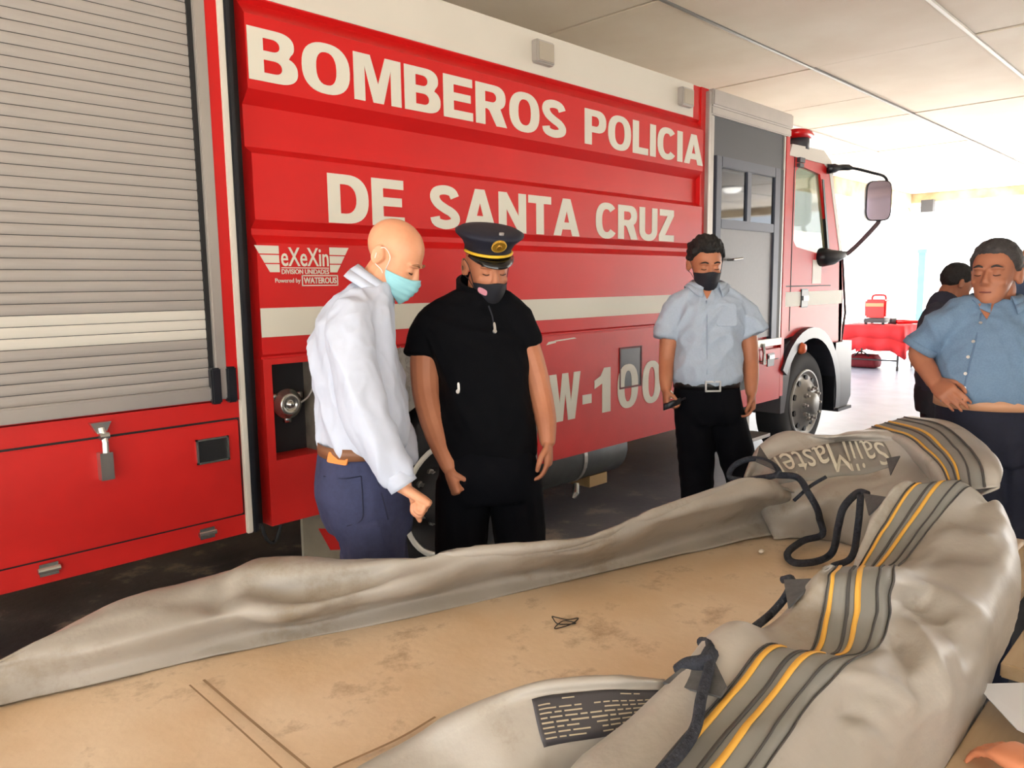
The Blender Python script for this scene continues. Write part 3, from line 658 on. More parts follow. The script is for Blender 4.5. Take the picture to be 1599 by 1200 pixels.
# front wiper / grab ladder on the nose
lad = G()
for k in range(5): lad.box(7.88, 7.92, CABY+0.02, CABY+0.26, 1.12+k*0.14, 1.135+k*0.14)
lad.tube([(7.92, CABY+0.02, 1.0), (7.95, CABY+0.0, 1.3), (7.90, CABY+0.02, 1.75), (7.86, CABY+0.02, 1.9)], 0.012); lad.tube([(7.9, CABY+0.26, 1.0), (7.9, CABY+0.26, 1.75)], 0.012)
lad.out('nose_ladder', DARKGREY, truck)
# fender, step box, bumper
fa = G(); N = 16
def arc(R_, a0, a1): return [(7.05+R_*math.cos(a0+(a1-a0)*k/N), 0.50+R_*1.0*math.sin(a0+(a1-a0)*k/N)) for k in range(N+1)]
A_ = arc(0.70, math.radians(-12), math.radians(150)); B_ = arc(0.60, math.radians(-12), math.radians(150))
fa.prism(A_+B_[::-1], 'y', TY-0.03, TY+0.45)
fa.out('fender', mat('fender_grey', (56, 58, 66), 0.35), truck)
bx_ = G(); bx_.prism([(7.62, 0.35), (7.95, 0.35), (8.05, 0.45), (8.02, 1.02), (7.62, 1.02)], 'y', TY-0.02, FAR+0.02); bx_.out('bumper', BLACK_G, truck)
box('bumper_step', DARKGREY, truck, 7.66, 8.0, TY-0.05, TY+0.2, 0.33, 0.36)
G().prism([(6.52, 0.45), (6.6, 0.45), (6.75, 1.02), (6.68, 1.1), (6.52, 1.05)], 'y', TY+0.02, TY+0.3).out('wheel_guard', mat('guard_grey', (82, 80, 84), 0.6), truck)
x, z = q(1247, 544); G().lathe((x, TY-0.01, z), (0, -1, 0), [(0.05, 0), (0.055, 0.02), (0.04, 0.05), (0.0, 0.055)], 20).out('marker_lamp', ORANGE, truck, True)

# ================================================================== table and the folded water tank on it
TOPW = mat('table_wood', (204, 180, 146), 0.55, rgb2=(186, 158, 122), scale=3, stretch=(1, 9, 9), detail=6)
LEGM = mat('table_leg', (60, 58, 58), 0.5, 0.3)
def table(name, label, x0, x1, y0, y1, zt, n, legm=LEGM):
    r = root(name, label, 'table', ((x0+x1)/2, (y0+y1)/2, 0))
    w = (y1-y0)/n
    for k in range(n): box('board', TOPW, r, x0, x1, y0+k*w+0.003, y0+(k+1)*w-0.003, zt-0.03, zt, bevel=0.003)
    for y in (y0+0.06, y1-0.06): box('apron', legm, r, x0+0.05, x1-0.05, y-0.015, y+0.015, zt-0.11, zt-0.03)
    for x in (x0+0.08, x1-0.08):
        for y in (y0+0.06, y1-0.06): box('leg', legm, r, x-0.025, x+0.025, y-0.025, y+0.025, 0, zt-0.03)
    return r
table('work_table', 'wide wooden table under the left part of the grey water tank', -0.55, 1.30, 0.42, 1.74, 0.75, 5)
table('work_table', 'narrow wooden table under the humped end of the grey water tank', 1.31, 2.95, 0.42, 1.2, 0.75, 3)

tk = root('water_tank', 'folded grey fabric water tank with yellow striped bands and ropes spread on the table', 'tank', (1.3, 1.1, 0.75))
class Patch:
    """smooth sheet through a grid of control points"""
    def __init__(s, rows, nu=8, nv=8, wr=0.004, fr=7.0, seed=0, ridges=()):
        rows = [[Vector(p) for p in r] for r in rows]
        R_ = [cr(r, nu) for r in rows]; nc = len(R_[0])
        cols = [cr([R_[i][j] for i in range(len(R_))], nv) for j in range(nc)]
        s.nc, s.nr = nc, len(cols[0])
        s.P = [[cols[j][i] for j in range(nc)] for i in range(s.nr)]
        if wr:
            Q = [[None]*nc for _ in range(s.nr)]
            for i in range(s.nr):
                for j in range(nc):
                    p = s.P[i][j]; w = noise.noise(p*3+Vector((seed, 0, 0)))
                    a = noise.noise(Vector((p.x*fr*0.6+w+seed, p.y*fr*1.5+w, p.z*fr*1.3)))
                    b = noise.noise(Vector((p.x*fr*2+seed, p.y*fr*2.2, p.z*fr*2)))
                    Q[i][j] = p+s.normal(i, j)*(wr*(1-2.4*abs(a))+wr*0.35*b)
            s.P = Q
        if ridges:                            # single folds running along traced lines
            D_ = np.zeros((s.nr, nc)); XY = np.zeros((s.nr, nc, 2))
            for i in range(s.nr):
                for j in range(nc):
                    c_ = RC.transposed() @ (s.P[i][j]-ORI); XY[i, j] = (CX+F_PX*c_.x/-c_.z, CY-F_PX*c_.y/-c_.z)
            for pix, amp, wd in ridges:
                C = np.array([(v.x, v.y) for v in cr([Vector((x, y, 0)) for x, y in pix], 10)]); nC_ = len(C)
                d = np.hypot(XY[:, :, None, 0]-C[:, 0], XY[:, :, None, 1]-C[:, 1]); k = d.argmin(2); d = d.min(2)
                e_ = np.clip(5*np.minimum(k, nC_-1-k)/nC_, 0, 1)
                D_ += amp*e_*np.exp(-(d/wd)**2)
            for _ in range(2):
                Pd = np.pad(D_, 1, mode='edge'); D_ = (Pd[1:-1, 1:-1]*2+Pd[:-2, 1:-1]+Pd[2:, 1:-1]+Pd[1:-1, :-2]+Pd[1:-1, 2:])/6
            Q = [[None]*nc for _ in range(s.nr)]
            for i in range(s.nr):
                for j in range(nc):
                    p = s.P[i][j]; n = s.normal(i, j)
                    if n.dot(ORI-p) < 0 and abs(D_[i, j]) > 1e-6 and i > 0: n = -n
                    fac = max(0.0, min(1.0, abs(n.dot((ORI-p).normalized()))*2.5))
                    Q[i][j] = p+n*(D_[i, j]*fac)
            s.P = Q
    def normal(s, i, j):
        a = s.P[min(i+1, s.nr-1)][j]-s.P[max(i-1, 0)][j]; b = s.P[i][min(j+1, s.nc-1)]-s.P[i][max(j-1, 0)]
        n = a.cross(b)
        if n.length < 1e-9: return Vector((0, 0, 1))
        n.normalize()
        c = s.P[i][j]
        if n.dot(ORI-c) < 0 and False: n = -n
        return n
    def at(s, u, v, off=0.0):
        """u along the rows 0..1, v across 0..1"""
        x = min(max(u, 0), 1)*(s.nc-1); y = min(max(v, 0), 1)*(s.nr-1); j = min(int(x), s.nc-2); i = min(int(y), s.nr-2); fx, fy = x-j, y-i
        p = (s.P[i][j]*(1-fx)+s.P[i][j+1]*fx)*(1-fy)+(s.P[i+1][j]*(1-fx)+s.P[i+1][j+1]*fx)*fy
        n = s.normal(i, j)
        if n.dot(ORI-p) < 0: n = -n
        return p+n*off
    def out(s, name, m, parent, thick=0.004):
        v = [p for r in s.P for p in r]; f = [(i*s.nc+j, i*s.nc+j+1, (i+1)*s.nc+j+1, (i+1)*s.nc+j) for i in range(s.nr-1) for j in range(s.nc-1)]
        o = obj(name, v, f, m, parent, True); solidify(o, thick, 0); return o
    def ribbon(s, name, m, parent, v0, v1, u0=0.0, u1=1.0, off=0.003, n=70, across=4, kind=None):
        """band lying on the sheet, between two rows (v0, v1 may be functions of u)"""
        V0 = v0 if callable(v0) else (lambda u: v0); V1 = v1 if callable(v1) else (lambda u: v1)
        v = []; f = []
        for a in range(n+1):
            u = u0+(u1-u0)*a/n
            for b in range(across+1): v.append(s.at(u, V0(u)+(V1(u)-V0(u))*b/across, off))
        for a in range(n):
            for b in range(across): k = a*(across+1)+b; f.append((k, k+1, k+across+2, k+across+1))
        o = obj(name, v, f, m, parent, True); solidify(o, 0.002, 0); return o
def Z(*pts): return [atZ(*p) for p in pts]

# floor sheet
rows = []
for t in (0, 0.2, 0.4, 0.6, 0.8, 1.0): rows.append([Vector((x, 0.50+t*(1.44-0.24*x), 0.757+0.004*math.sin(3*x+5*t))) for x in (-0.5, 0.0, 0.5, 1.0, 1.5, 2.0, 2.5, 2.95)])
FLOORP = Patch(rows, 10, 10, 0.0025, 4.0, 3)
fs = FLOORP.out('tank_floor', TARP_FLOOR, tk)
SEAM = mat('seam', (150, 122, 92), 0.7)
def seam(pts, w=0.003):
    C = cr([atZ(px, py, 0.7635) for px, py in pts], 10); A = []; B = []
    for i, p in enumerate(C):
        t = (C[min(i+1, len(C)-1)]-C[max(i-1, 0)]).normalized(); n = t.cross(UP)*w; A.append(p+n); B.append(p-n)
    G().strip(A, B).out('seam', SEAM, fs)
seam([(318, 1062), (400, 1132), (500, 1215)]); seam([(520, 1200), (620, 1155), (680, 1120)]); seam([(296, 1070), (375, 1140), (440, 1200)], 0.002)
# far rim: rolled edge
far = [
 Z((-150, 1150, .765), (0, 1103, .765), (160, 1066, .765), (328, 1026, .765), (480, 996, .765), (640, 964, .765), (760, 936, .765), (900, 904, .765), (1000, 880, .765), (1100, 857, .765), (1200, 836, .765), (1275, 832, .765)),
 Z((-150, 1128, .80), (0, 1075, .80), (160, 1038, .80), (328, 998, .80), (480, 968, .80), (640, 934, .80), (760, 908, .80), (900, 884, .80), (1000, 858, .80), (1100, 832, .80), (1200, 808, .80), (1268, 814, .785)),
 Z((-150, 1098, .83), (0, 1048, .83), (160, 1010, .85), (328, 968, .86), (480, 946, .865), (640, 908, .88), (760, 880, .89), (900, 868, .885), (1000, 834, .90), (1100, 800, .92), (1200, 775, .93), (1262, 790, .83)),
 Z((-150, 1088, .845), (0, 1036, .845), (160, 985, .87), (300, 942, .885), (450, 924, .875), (620, 890, .90), (760, 857, .925), (900, 847, .92), (1005, 803, .95), (1110, 766, .975), (1180, 748, .975), (1246, 772, .90)),
 Z((-150, 1084, .84), (0, 1032, .84), (164, 950, .88), (288, 913, .90), (420, 874, .93), (560, 872, .91), (740, 868, .90), (880, 862, .89), (990, 826, .91), (1090, 790, .93), (1160, 760, .95), (1225, 765, .92)),
 Z((-150, 1086, .76), (0, 1034, .76), (164, 962, .76), (288, 925, .76), (420, 890, .76), (560, 884, .76), (740, 880, .76), (880, 870, .76), (990, 845, .76), (1090, 810, .76), (1160, 790, .76), (1230, 790, .76)),
]
FARP = Patch(far, 12, 10, 0.007, 6.0, 11, [([(0, 1045), (100, 1000), (200, 965), (290, 955)], .016, 13), ([(342, 892), (348, 925), (322, 962)], -.022, 12), ([(350, 932), (420, 958), (500, 955), (640, 915), (760, 892)], .022, 13), ([(370, 905), (470, 925), (560, 908), (630, 888)], -.028, 15), ([(640, 878), (720, 866), (850, 851), (940, 842)], .012, 8), ([(820, 872), (900, 862), (965, 838)], -.014, 9), ([(1000, 835), (1060, 816), (1115, 800)], -.014, 8), ([(1040, 810), (1110, 785), (1170, 778)], .012, 8), ([(1160, 800), (1190, 790), (1215, 812)], -.02, 9)]); FARP.out('far_rim', TARP, tk)
# near lump with the printed label
l1 = [
 Z((520, 1235, .76), (640, 1172, .76), (720, 1135, .76), (820, 1100, .76), (930, 1085, .76), (1040, 1085, .76)),
 Z((530, 1222, .78), (640, 1156, .83), (720, 1112, .89), (820, 1074, .93), (930, 1061, .94), (1038, 1062, .94)),
 Z((560, 1250, .78), (665, 1185, .83), (745, 1140, .89), (828, 1095, .925), (936, 1080, .935), (1036, 1078, .935)),
 Z((620, 1290, .78), (715, 1235, .82), (780, 1195, .86), (845, 1165, .88), (945, 1148, .885), (1020, 1130, .89)),
 Z((700, 1360, .765), (780, 1300, .78), (830, 1265, .80), (880, 1235, .81), (955, 1215, .81), (1010, 1190, .82)),
 Z((760, 1430, .755), (820, 1370, .755), (860, 1330, .755), (900, 1300, .755), (965, 1280, .755), (1010, 1260, .755)),
]
L1P = Patch(l1, 8, 8, 0.004, 6.0, 21); L1P.out('near_fold', TARP, tk)
LABEL = mat('label_print', (64, 62, 66), 0.5, var=0.15)
LABEL_T = mat('label_text', (178, 166, 142), 0.6)
lb = L1P.ribbon('printed_label', LABEL, tk, lambda u: 0.405-0.01*u, lambda u: 0.61-0.03*(u-0.6), 0.605, 0.985, 0.003, 30, 6)
tl = G(); random.seed(5)
for r in range(9):
    v = 0.43+r*0.0185; u = 0.62
    while u < 0.97:
        L_ = random.choice((0.02, 0.035, 0.05))
        if r < 2 and random.random() < 0.55: u += L_+0.02; continue
        if not 0.745 < u+L_/2 < 0.775:
            A = [L1P.at(u+L_*k/4, v, 0.0055) for k in range(5)]; B = [L1P.at(u+L_*k/4, v+0.006, 0.0055) for k in range(5)]
            tl.strip(A, B)
        u += L_+0.008
tl.out('label_lines', LABEL_T, lb, kind='stuff')
# near rim: three humps, band of stripes over them, outer side hanging down
def drop(pts, dy, z): return [Vector((p.x, p.y+dy, z)) for p in pts]
nA = Z((800, 1330, .86), (905, 1195, .90), (1050, 1064, .955), (1128, 986, .99), (1188, 988, .94), (1236, 946, .97), (1288, 900, 1.02), (1334, 905, .90), (1345, 852, .95), (1392, 777, 1.04), (1440, 775, 1.02))
nF0 = [Vector((p.x, p.y+0.02, 0.762)) for p in nA]
nC = Z((930, 1330, .90), (1040, 1190, .93), (1136, 1082, .965), (1196, 1014, .99), (1262, 1026, .955), (1282, 965, .98), (1298, 895, 1.035), (1340, 892, .93), (1366, 842, .965), (1418, 763, 1.06), (1460, 765, 1.05))
nD = Z((1080, 1330, .91), (1178, 1190, .94), (1246, 1094, .965), (1296, 1040, .985), (1350, 1024, .96), (1366, 970, .975), (1374, 898, 1.03), (1402, 884, .95), (1440, 828, .98), (1490, 760, 1.06), (1515, 765, 1.04))
nE = Z((1190, 1330, .88), (1262, 1190, .91), (1326, 1100, .935), (1384, 1050, .95), (1424, 1000, .945), (1440, 950, .95), (1448, 900, .97), (1470, 866, .965), (1500, 826, .985), (1525, 790, 1.0), (1540, 785, 1.0))
nF = Z((1290, 1330, .84), (1352, 1190, .87), (1408, 1110, .90), (1455, 1060, .92), (1500, 1005, .925), (1528, 960, .93), (1550, 915, .94), (1570, 880, .95), (1574, 840, .965), (1566, 800, .98), (1562, 790, .98))
nG = [Vector((p.x+0.02, p.y-0.02, p.z-0.13)) for p in nF]
nH = [Vector((p.x+0.01, p.y+0.03, 0.56+0.04*math.sin(7*p.x))) for p in nF]
NEARP = Patch([nF0, nA, nC, nD, nE, nF, nG, nH], 14, 12, 0.006, 6.0, 31, [([(1380, 905), (1450, 925), (1525, 962), (1545, 1010)], .018, 11), ([(1392, 925), (1460, 960), (1510, 1010), (1515, 1060)], -.022, 13), ([(1400, 960), (1445, 1010), (1470, 1075), (1472, 1110)], .018, 11), ([(1385, 985), (1420, 1040), (1435, 1100)], -.016, 11), ([(1310, 1050), (1370, 1065), (1415, 1095), (1400, 1120)], .014, 10), ([(1300, 1100), (1360, 1130), (1400, 1180)], -.014, 12), ([(1450, 850), (1500, 835), (1560, 850)], .014, 10), ([(1440, 880), (1490, 865), (1550, 880)], -.016, 11), ([(1320, 1120), (1380, 1160), (1400, 1200)], .012, 9)]); NEARP.out('near_rim', TARP, tk)
# bands: rows are at v=k/7 ; stripe band spans rows C..D (2/7..3/7)
c0, c1 = 2/7, 3/7; w_ = (c1-c0)
def stripes(P, base, wid, u0, u1, par, n=90):
    P.ribbon('band', BAND_G, par, base-0.10*wid, base+1.45*wid, u0, u1, 0.003, n, 8)
    for a, b, m in ((0.0, 0.12, BAND_Y), (0.62, 0.74, BAND_Y), (0.44, 0.52, BAND_D), (1.08, 1.14, BAND_D), (-0.12, -0.08, BAND_D), (1.42, 1.47, BAND_D)):
        P.ribbon('stripe', m, par, base+a*wid, base+b*wid, u0, u1, 0.0055, n, 1)
stripes(NEARP, c0+0.10*w_, w_*0.78, 0.0, 0.93, tk)
# end pile: sheet with printed name, and the arched hood
pile = [
 Z((1165, 778, .775), (1160, 762, .82), (1190, 720, .85), (1225, 695, .9), (1290, 695, .9), (1335, 685, .9), (1385, 680, .92)),
 Z((1168, 780, .78), (1162, 752, .90), (1186, 700, 1.0), (1228, 676, 1.05), (1292, 683, 1.05), (1335, 676, 1.06), (1385, 672, 1.07)),
 Z((1172, 785, .78), (1168, 755, .89), (1206, 716, .98), (1258, 700, 1.02), (1318, 690, 1.035), (1375, 690, 1.05), (1430, 695, 1.06)),
 Z((1185, 795, .78), (1180, 768, .88), (1228, 750, .94), (1280, 742, .965), (1335, 735, .975), (1392, 728, .99), (1450, 725, 1.0)),
 Z((1195, 812, .775), (1192, 792, .85), (1236, 775, .90), (1296, 770, .93), (1350, 768, .935), (1405, 760, .95), (1460, 750, .97)),
 Z((1202, 826, .77), (1204, 815, .81), (1242, 805, .85), (1300, 805, .86), (1350, 810, .86), (1400, 800, .88), (1455, 790, .90)),
 Z((1208, 842, .762), (1220, 842, .762), (1248, 840, .762), (1302, 845, .762), (1345, 855, .762), (1385, 850, .762), (1430, 840, .762)),
]
PILEP = Patch(pile, 10, 10, 0.005, 6.0, 41, [([(1200, 752), (1270, 750), (1340, 742), (1400, 738)], -.016, 6), ([(1215, 780), (1260, 770), (1300, 745)], -.018, 7), ([(1230, 790), (1275, 790), (1310, 770)], .018, 9), ([(1330, 765), (1370, 755), (1420, 740)], -.014, 7)]); PILEP.out('end_pile', TARP, tk)
hood = [
 Z((1335, 690, .98), (1395, 705, .96), (1425, 730, .95), (1445, 752, .93), (1455, 775, .9)),
 Z((1340, 676, 1.05), (1400, 690, 1.06), (1432, 714, 1.05), (1455, 738, 1.03), (1468, 765, 1.0)),
 Z((1372, 664, 1.08), (1422, 680, 1.09), (1454, 704, 1.08), (1477, 728, 1.06), (1490, 762, 1.02)),
 Z((1400, 656, 1.10), (1452, 669, 1.115), (1484, 696, 1.10), (1506, 726, 1.08), (1514, 764, 1.03)),
 Z((1425, 650, 1.11), (1482, 659, 1.125), (1526, 687, 1.115), (1560, 728, 1.09), (1562, 762, 1.04)),
 Z((1435, 660, 1.04), (1488, 668, 1.06), (1528, 694, 1.06), (1558, 738, 1.04), (1524, 778, 1.0)),
 Z((1435, 690, .78), (1480, 700, .8), (1510, 720, .85), (1525, 750, .88), (1500, 790, .9)),
]
HOODP = Patch(hood, 9, 8, 0.003, 5.0, 51); HOODP.out('end_hood', TARP, tk)
stripes(HOODP, 0.30, 0.19, 0.0, 1.0, tk, 50)
# printed name on the end sheet, upside down from here
me = text_mesh('SailMaster', 0.0, 0.0, 3)
co = np.array([v.co for v in me.vertices]); mn, mx = co.min(0), co.max(0)
NAMEP = mat('name_print', (206, 202, 186), 0.6); NAMES = mat('name_backing', (140, 136, 130), 0.6)  # pale print and the grey ground band behind it
def name_map(c, off):
    x = (c[0]-mn[0])/(mx[0]-mn[0]); y = (c[1]-mn[1])/(mx[1]-mn[1])
    u = 0.835-0.53*x; v = 0.355+0.15*y
    return PILEP.at(u, v, off)
pb = PILEP.ribbon('name_ground', NAMES, tk, 0.345, 0.515, 0.295, 0.845, 0.003, 40, 6)
for v, c in zip(me.vertices, co): v.co = name_map(c, 0.0095)
obj('name_print', None, None, NAMEP, pb, me=me)['kind'] = 'stuff'
# ropes through eyelets
def rope(pts, r=0.011, name='rope'):
    C = cr(Z(*pts), 8)
    return G().tube(C, r, 10).out(name, ROPE, tk, True)
rope([(1279, 808, .86), (1284, 835, .80), (1254, 845, .785), (1230, 864, .78), (1240, 879, .78), (1276, 877, .78), (1300, 862, .80), (1309, 822, .90), (1318, 792, .96), (1340, 770, .99), (1356, 773, .99)])
rope([(1300, 885, .775), (1330, 870, .80), (1340, 820, .92), (1344, 775, .99)], 0.010)
rope([(1170, 752, .93), (1140, 746, .93), (1146, 728, .97), (1172, 717, 1.0), (1200, 722, 1.0), (1216, 740, .985), (1180, 748, .95), (1150, 752, .93)], 0.010)
rope([(1210, 742, .98), (1245, 746, .975), (1262, 770, .95), (1276, 795, .9), (1281, 815, .84)], 0.011)
rope([(1240, 782, .92), (1265, 760, .96), (1290, 745, .99)], 0.006)
rope([(1095, 1003, .985), (1108, 1008, .995), (1108, 1040, .995), (1095, 1090, .98), (1085, 1140, .965), (1050, 1190, .955), (980, 1260, .94)], 0.009)
rope([(1060, 1050, .965), (1075, 1040, .98), (1100, 1035, .995), (1110, 1020, 1.0)], 0.014)
rope([(1222, 906, .99), (1236, 905, 1.0), (1228, 930, .98), (1205, 958, .95), (1176, 982, .95)], 0.008)
rope([(1238, 905, 1.0), (1240, 925, .985), (1236, 948, .98)], 0.006)
# dark reinforcement patches at the rope eyelets
def patch_tri(px, zoff=0.004):
    A = []
    for (x, y, z) in px: A.append(atZ(x, y, z))
    g = G(); g.add(A, [tuple(range(len(A)))]); o = g.out('rope_patch', PATCH, tk); solidify(o, 0.004, 1)
patch_tri([(1035, 1066, .965), (1075, 1035, .985), (1110, 1020, 1.0), (1135, 1072, .985), (1125, 1088, .98)])
patch_tri([(1225, 908, 1.0), (1278, 906, 1.025), (1232, 952, .985)])
patch_tri([(1350, 772, 1.0), (1388, 778, 1.045), (1358, 806, .985)])
patch_tri([(1186, 698, 1.012), (1210, 735, .995), (1180, 722, 1.0)])
patch_tri([(1384, 716, 1.035), (1405, 712, 1.05), (1390, 742, 1.0)])
# things lying on the tank floor
fi = cr([atZ(862, 963, .766), atZ(885, 968, .767), atZ(903, 966, .766), atZ(890, 976, .767), atZ(866, 982, .766), atZ(880, 970, .768), atZ(899, 974, .767), atZ(872, 975, .769), atZ(862, 964, .767)], 6)
tag(G().tube(fi, 0.0014, 6).out('wire', BLACK), 'tangled piece of thin black wire on the tank floor', 'wire')
p = atZ(1189, 861, .768); tag(G().ell(p, (0.012, 0, 0), (0, 0.008, 0), (0, 0, 0.006)).out('pebble', mat('pebble', (225, 215, 200), 0.8)), 'small pale pebble on the tank floor near the rope loop', 'pebble')

# ================================================================== people
SKIN_L = mat('skin_light', (228, 166, 130), 0.42, rgb2=(214, 148, 112), scale=9, spec=0.35)
SKIN_T = mat('skin_tan', (190, 126, 94), 0.5, rgb2=(172, 110, 80), scale=9, spec=0.35)
SKIN_D = mat('skin_brown', (170, 112, 84), 0.5, rgb2=(152, 96, 72), scale=9, spec=0.35)
HAIR = mat('hair_black', (22, 20, 20), 0.7, var=0.4, scale=60, bump=0.5, bscale=120)
HAIR_G = mat('hair_dark_grey', (58, 54, 54), 0.7, var=0.4, scale=60, bump=0.5, bscale=120)
BROW = mat('brow', (60, 40, 30), 0.8)
LASH = mat('lash', (48, 30, 24), 0.8)
SH_WHITE = mat('shirt_pale', (196, 204, 222), 0.75, var=0.05, scale=20)
SH_BLUE = mat('shirt_light_blue', (172, 186, 204), 0.8, var=0.08, scale=140)
SH_CHAM = mat('shirt_chambray', (106, 132, 160), 0.85, var=0.14, scale=160)
SH_BLACK = mat('top_black', (5, 6, 11), 0.9, var=0.3, scale=90, spec=0.15)
SH_DARK = mat('top_dark', (44, 46, 62), 0.85)
JEANS = mat('jeans', (52, 58, 92), 0.85, var=0.2, scale=70, bump=0.1, bscale=300)
TR_BLACK = mat('trousers_black', (7, 8, 14), 0.9, spec=0.15)
TR_NAVY = mat('trousers_navy', (20, 25, 46), 0.85, var=0.3, scale=60)
SHOE = mat('shoe', (24, 20, 18), 0.4)
BELT_BR = mat('belt_brown', (126, 84, 58), 0.5)
BELT_TAN = mat('belt_tan', (186, 138, 106), 0.5)
BELT_BK = mat('belt_black', (16, 16, 18), 0.4)
MASK_B = mat('mask_blue', (150, 208, 218), 0.8, var=0.06, scale=30)
MASK_K = mat('mask_black', (22, 24, 34), 0.75)
GOLD = mat('gold', (214, 166, 60), 0.35, 0.6)
ZIPM = mat('zip_silver', (210, 210, 210), 0.3, 0.8)

JAW = [(-0.118, .058, .020, .026), (-0.108, .050, .034, .042), (-0.09, .040, .047, .056), (-0.06, .028, .057, .068), (-0.03, .020, .064, .076), (0.0, .012, .068, .080), (0.03, .006, .070, .083), (0.06, .000, .067, .081), (0.085, -.008, .056, .070), (0.10, -.012, .042, .05)]
def jaw_at(z):
    if z <= JAW[0][0]: return JAW[0][1:]
    for a, b in zip(JAW, JAW[1:]):
        if z <= b[0]:
            t = (z-a[0])/(b[0]-a[0]); return tuple(a[i]*(1-t)+b[i]*t for i in (1, 2, 3))
    return JAW[-1][1:]
def head_frame(c, face, pitch, roll=0.0, sc=1.0):
    """local x = the person's left, y = forward, z = up"""
    f = Vector(face); f.z = 0; f.normalize(); l = UP.cross(f)
    M = Matrix((l, f, UP)).transposed()                       # columns
    R_ = M @ Matrix.Rotation(math.radians(-pitch), 3, 'X') @ Matrix.Rotation(math.radians(roll), 3, 'Y')
    # l,f,UP: l = UP x f is the left side when f is forward
    M4 = (R_*sc).to_4x4(); M4.translation = c
    return M4
def head_geo(g, M, chin=1.0, wide=1.0):
    X = lambda *p: M @ Vector(p)
    d = lambda v: (M.to_3x3() @ Vector(v))
    g.ell(X(0, -.014, .034), d((.0765*wide, 0, 0)), d((0, .100, 0)), d((0, 0, .086)), 28, 18)
    g.loft([(X(0, cy, z), d((a*wide, 0, 0)), d((0, b, 0)), 2.15) for z, cy, a, b in JAW], 28)
    # nose
    g.loft([(X(0, .083, .012), d((.010, 0, 0)), d((0, .012, 0)), 2), (X(0, .093, -.008), d((.010, 0, 0)), d((0, .014, 0)), 2), (X(0, .099, -.026), d((.0125, 0, 0)), d((0, .017, 0)), 2), (X(0, .099, -.038), d((.016, 0, 0)), d((0, .015, 0)), 2), (X(0, .094, -.046), d((.012, 0, 0)), d((0, .010, 0)), 2)], 14)
    for s in (-1, 1):
        g.ell(X(s*.013, .091, -.041), d((.008, 0, 0)), d((0, .010, 0)), d((0, 0, .008)), 10, 8)
        # brow ridge, eyelid, cheek
        g.ell(X(s*.031, .083, .018), d((.024, -s*.008, 0)), d((0, .010, 0)), d((0, 0, .009)), 12, 8)
        g.ell(X(s*.031, .078, -.003), d((.015, -s*.003, 0)), d((0, .0115, 0)), d((0, 0, .0105)), 12, 8)
        g.ell(X(s*.040, .062, -.034), d((.020, 0, 0)), d((0, .020, 0)), d((0, 0, .018)), 12, 8)
        # ear
        e0 = X(s*.074*wide, -.022, -.008)
        g.loft([(e0+d((s*-.004, .004, 0)), d((0, .017, 0)), d((0, 0, .031)), 2), (e0+d((s*.008, -.004, 0)), d((0, .019, .003)), d((0, -.004, .033)), 2), (e0+d((s*.014, -.008, .002)), d((0, .016, .003)), d((0, -.004, .029)), 2)], 16)
    # lips
    g.ell(X(0, .089, -.066), d((.022, 0, 0)), d((0, .010, 0)), d((0, 0, .005)), 12, 8)
    g.ell(X(0, .088, -.077), d((.019, 0, 0)), d((0, .011, 0)), d((0, 0, .006)), 12, 8)
    g.ell(X(0, .076, -.104), d((.018, 0, 0)), d((0, .014, 0)), d((0, 0, .014)), 12, 8)
def face_dents(me, M):
    Mi = M.inverted()
    for v in me.vertices:
        p = Mi @ v.co
        if abs(p.x) > .1 or abs(p.y) > .14 or abs(p.z) > .16: continue
        if p.y > .03:
            d = 0
            for s in (-1, 1):
                d += .0055*math.exp(-((p.x-s*.016)**2/.008**2+(p.z-.004)**2/.010**2))
                d += .0045*math.exp(-((p.x-s*.036)**2/.016**2+(p.z-.0105)**2/.004**2))
                d += .004*math.exp(-((p.x-s*.034)**2/.016**2+(p.z+.017)**2/.006**2))
            if d > 1e-4: v.co -= (M.to_3x3() @ Vector((0, 1, 0)))*d
        for s in (-1, 1):   # hollow of the ear
            if s*p.x > .068:
                e = .009*math.exp(-((p.y+.017)**2/.008**2+(p.z+.012)**2/.012**2))
                if e > 1e-4: v.co -= (M.to_3x3() @ Vector((s, 0, 0)))*e
def face_parts(par, M, brow=BROW, bvh=None):
    X = lambda *p: M @ Vector(p)
    for s in (-1, 1):
        G().tube(cr([X(s*.014, .0965, .0215), X(s*.030, .0935, .027), X(s*.050, .0815, .0205)], 5), [.0025, .003, .0034, .0036, .0038, .004, .004, .0036, .003, .0022, .001], 8).out('eyebrow', brow, par, True)
        G().tube(cr([X(s*.018, .0870, -.0075), X(s*.031, .0905, -.0105), X(s*.045, .0835, -.0070)], 5), [.0008]+[.0017]*9+[.0008], 6).out('eyelashes', LASH, par, True)
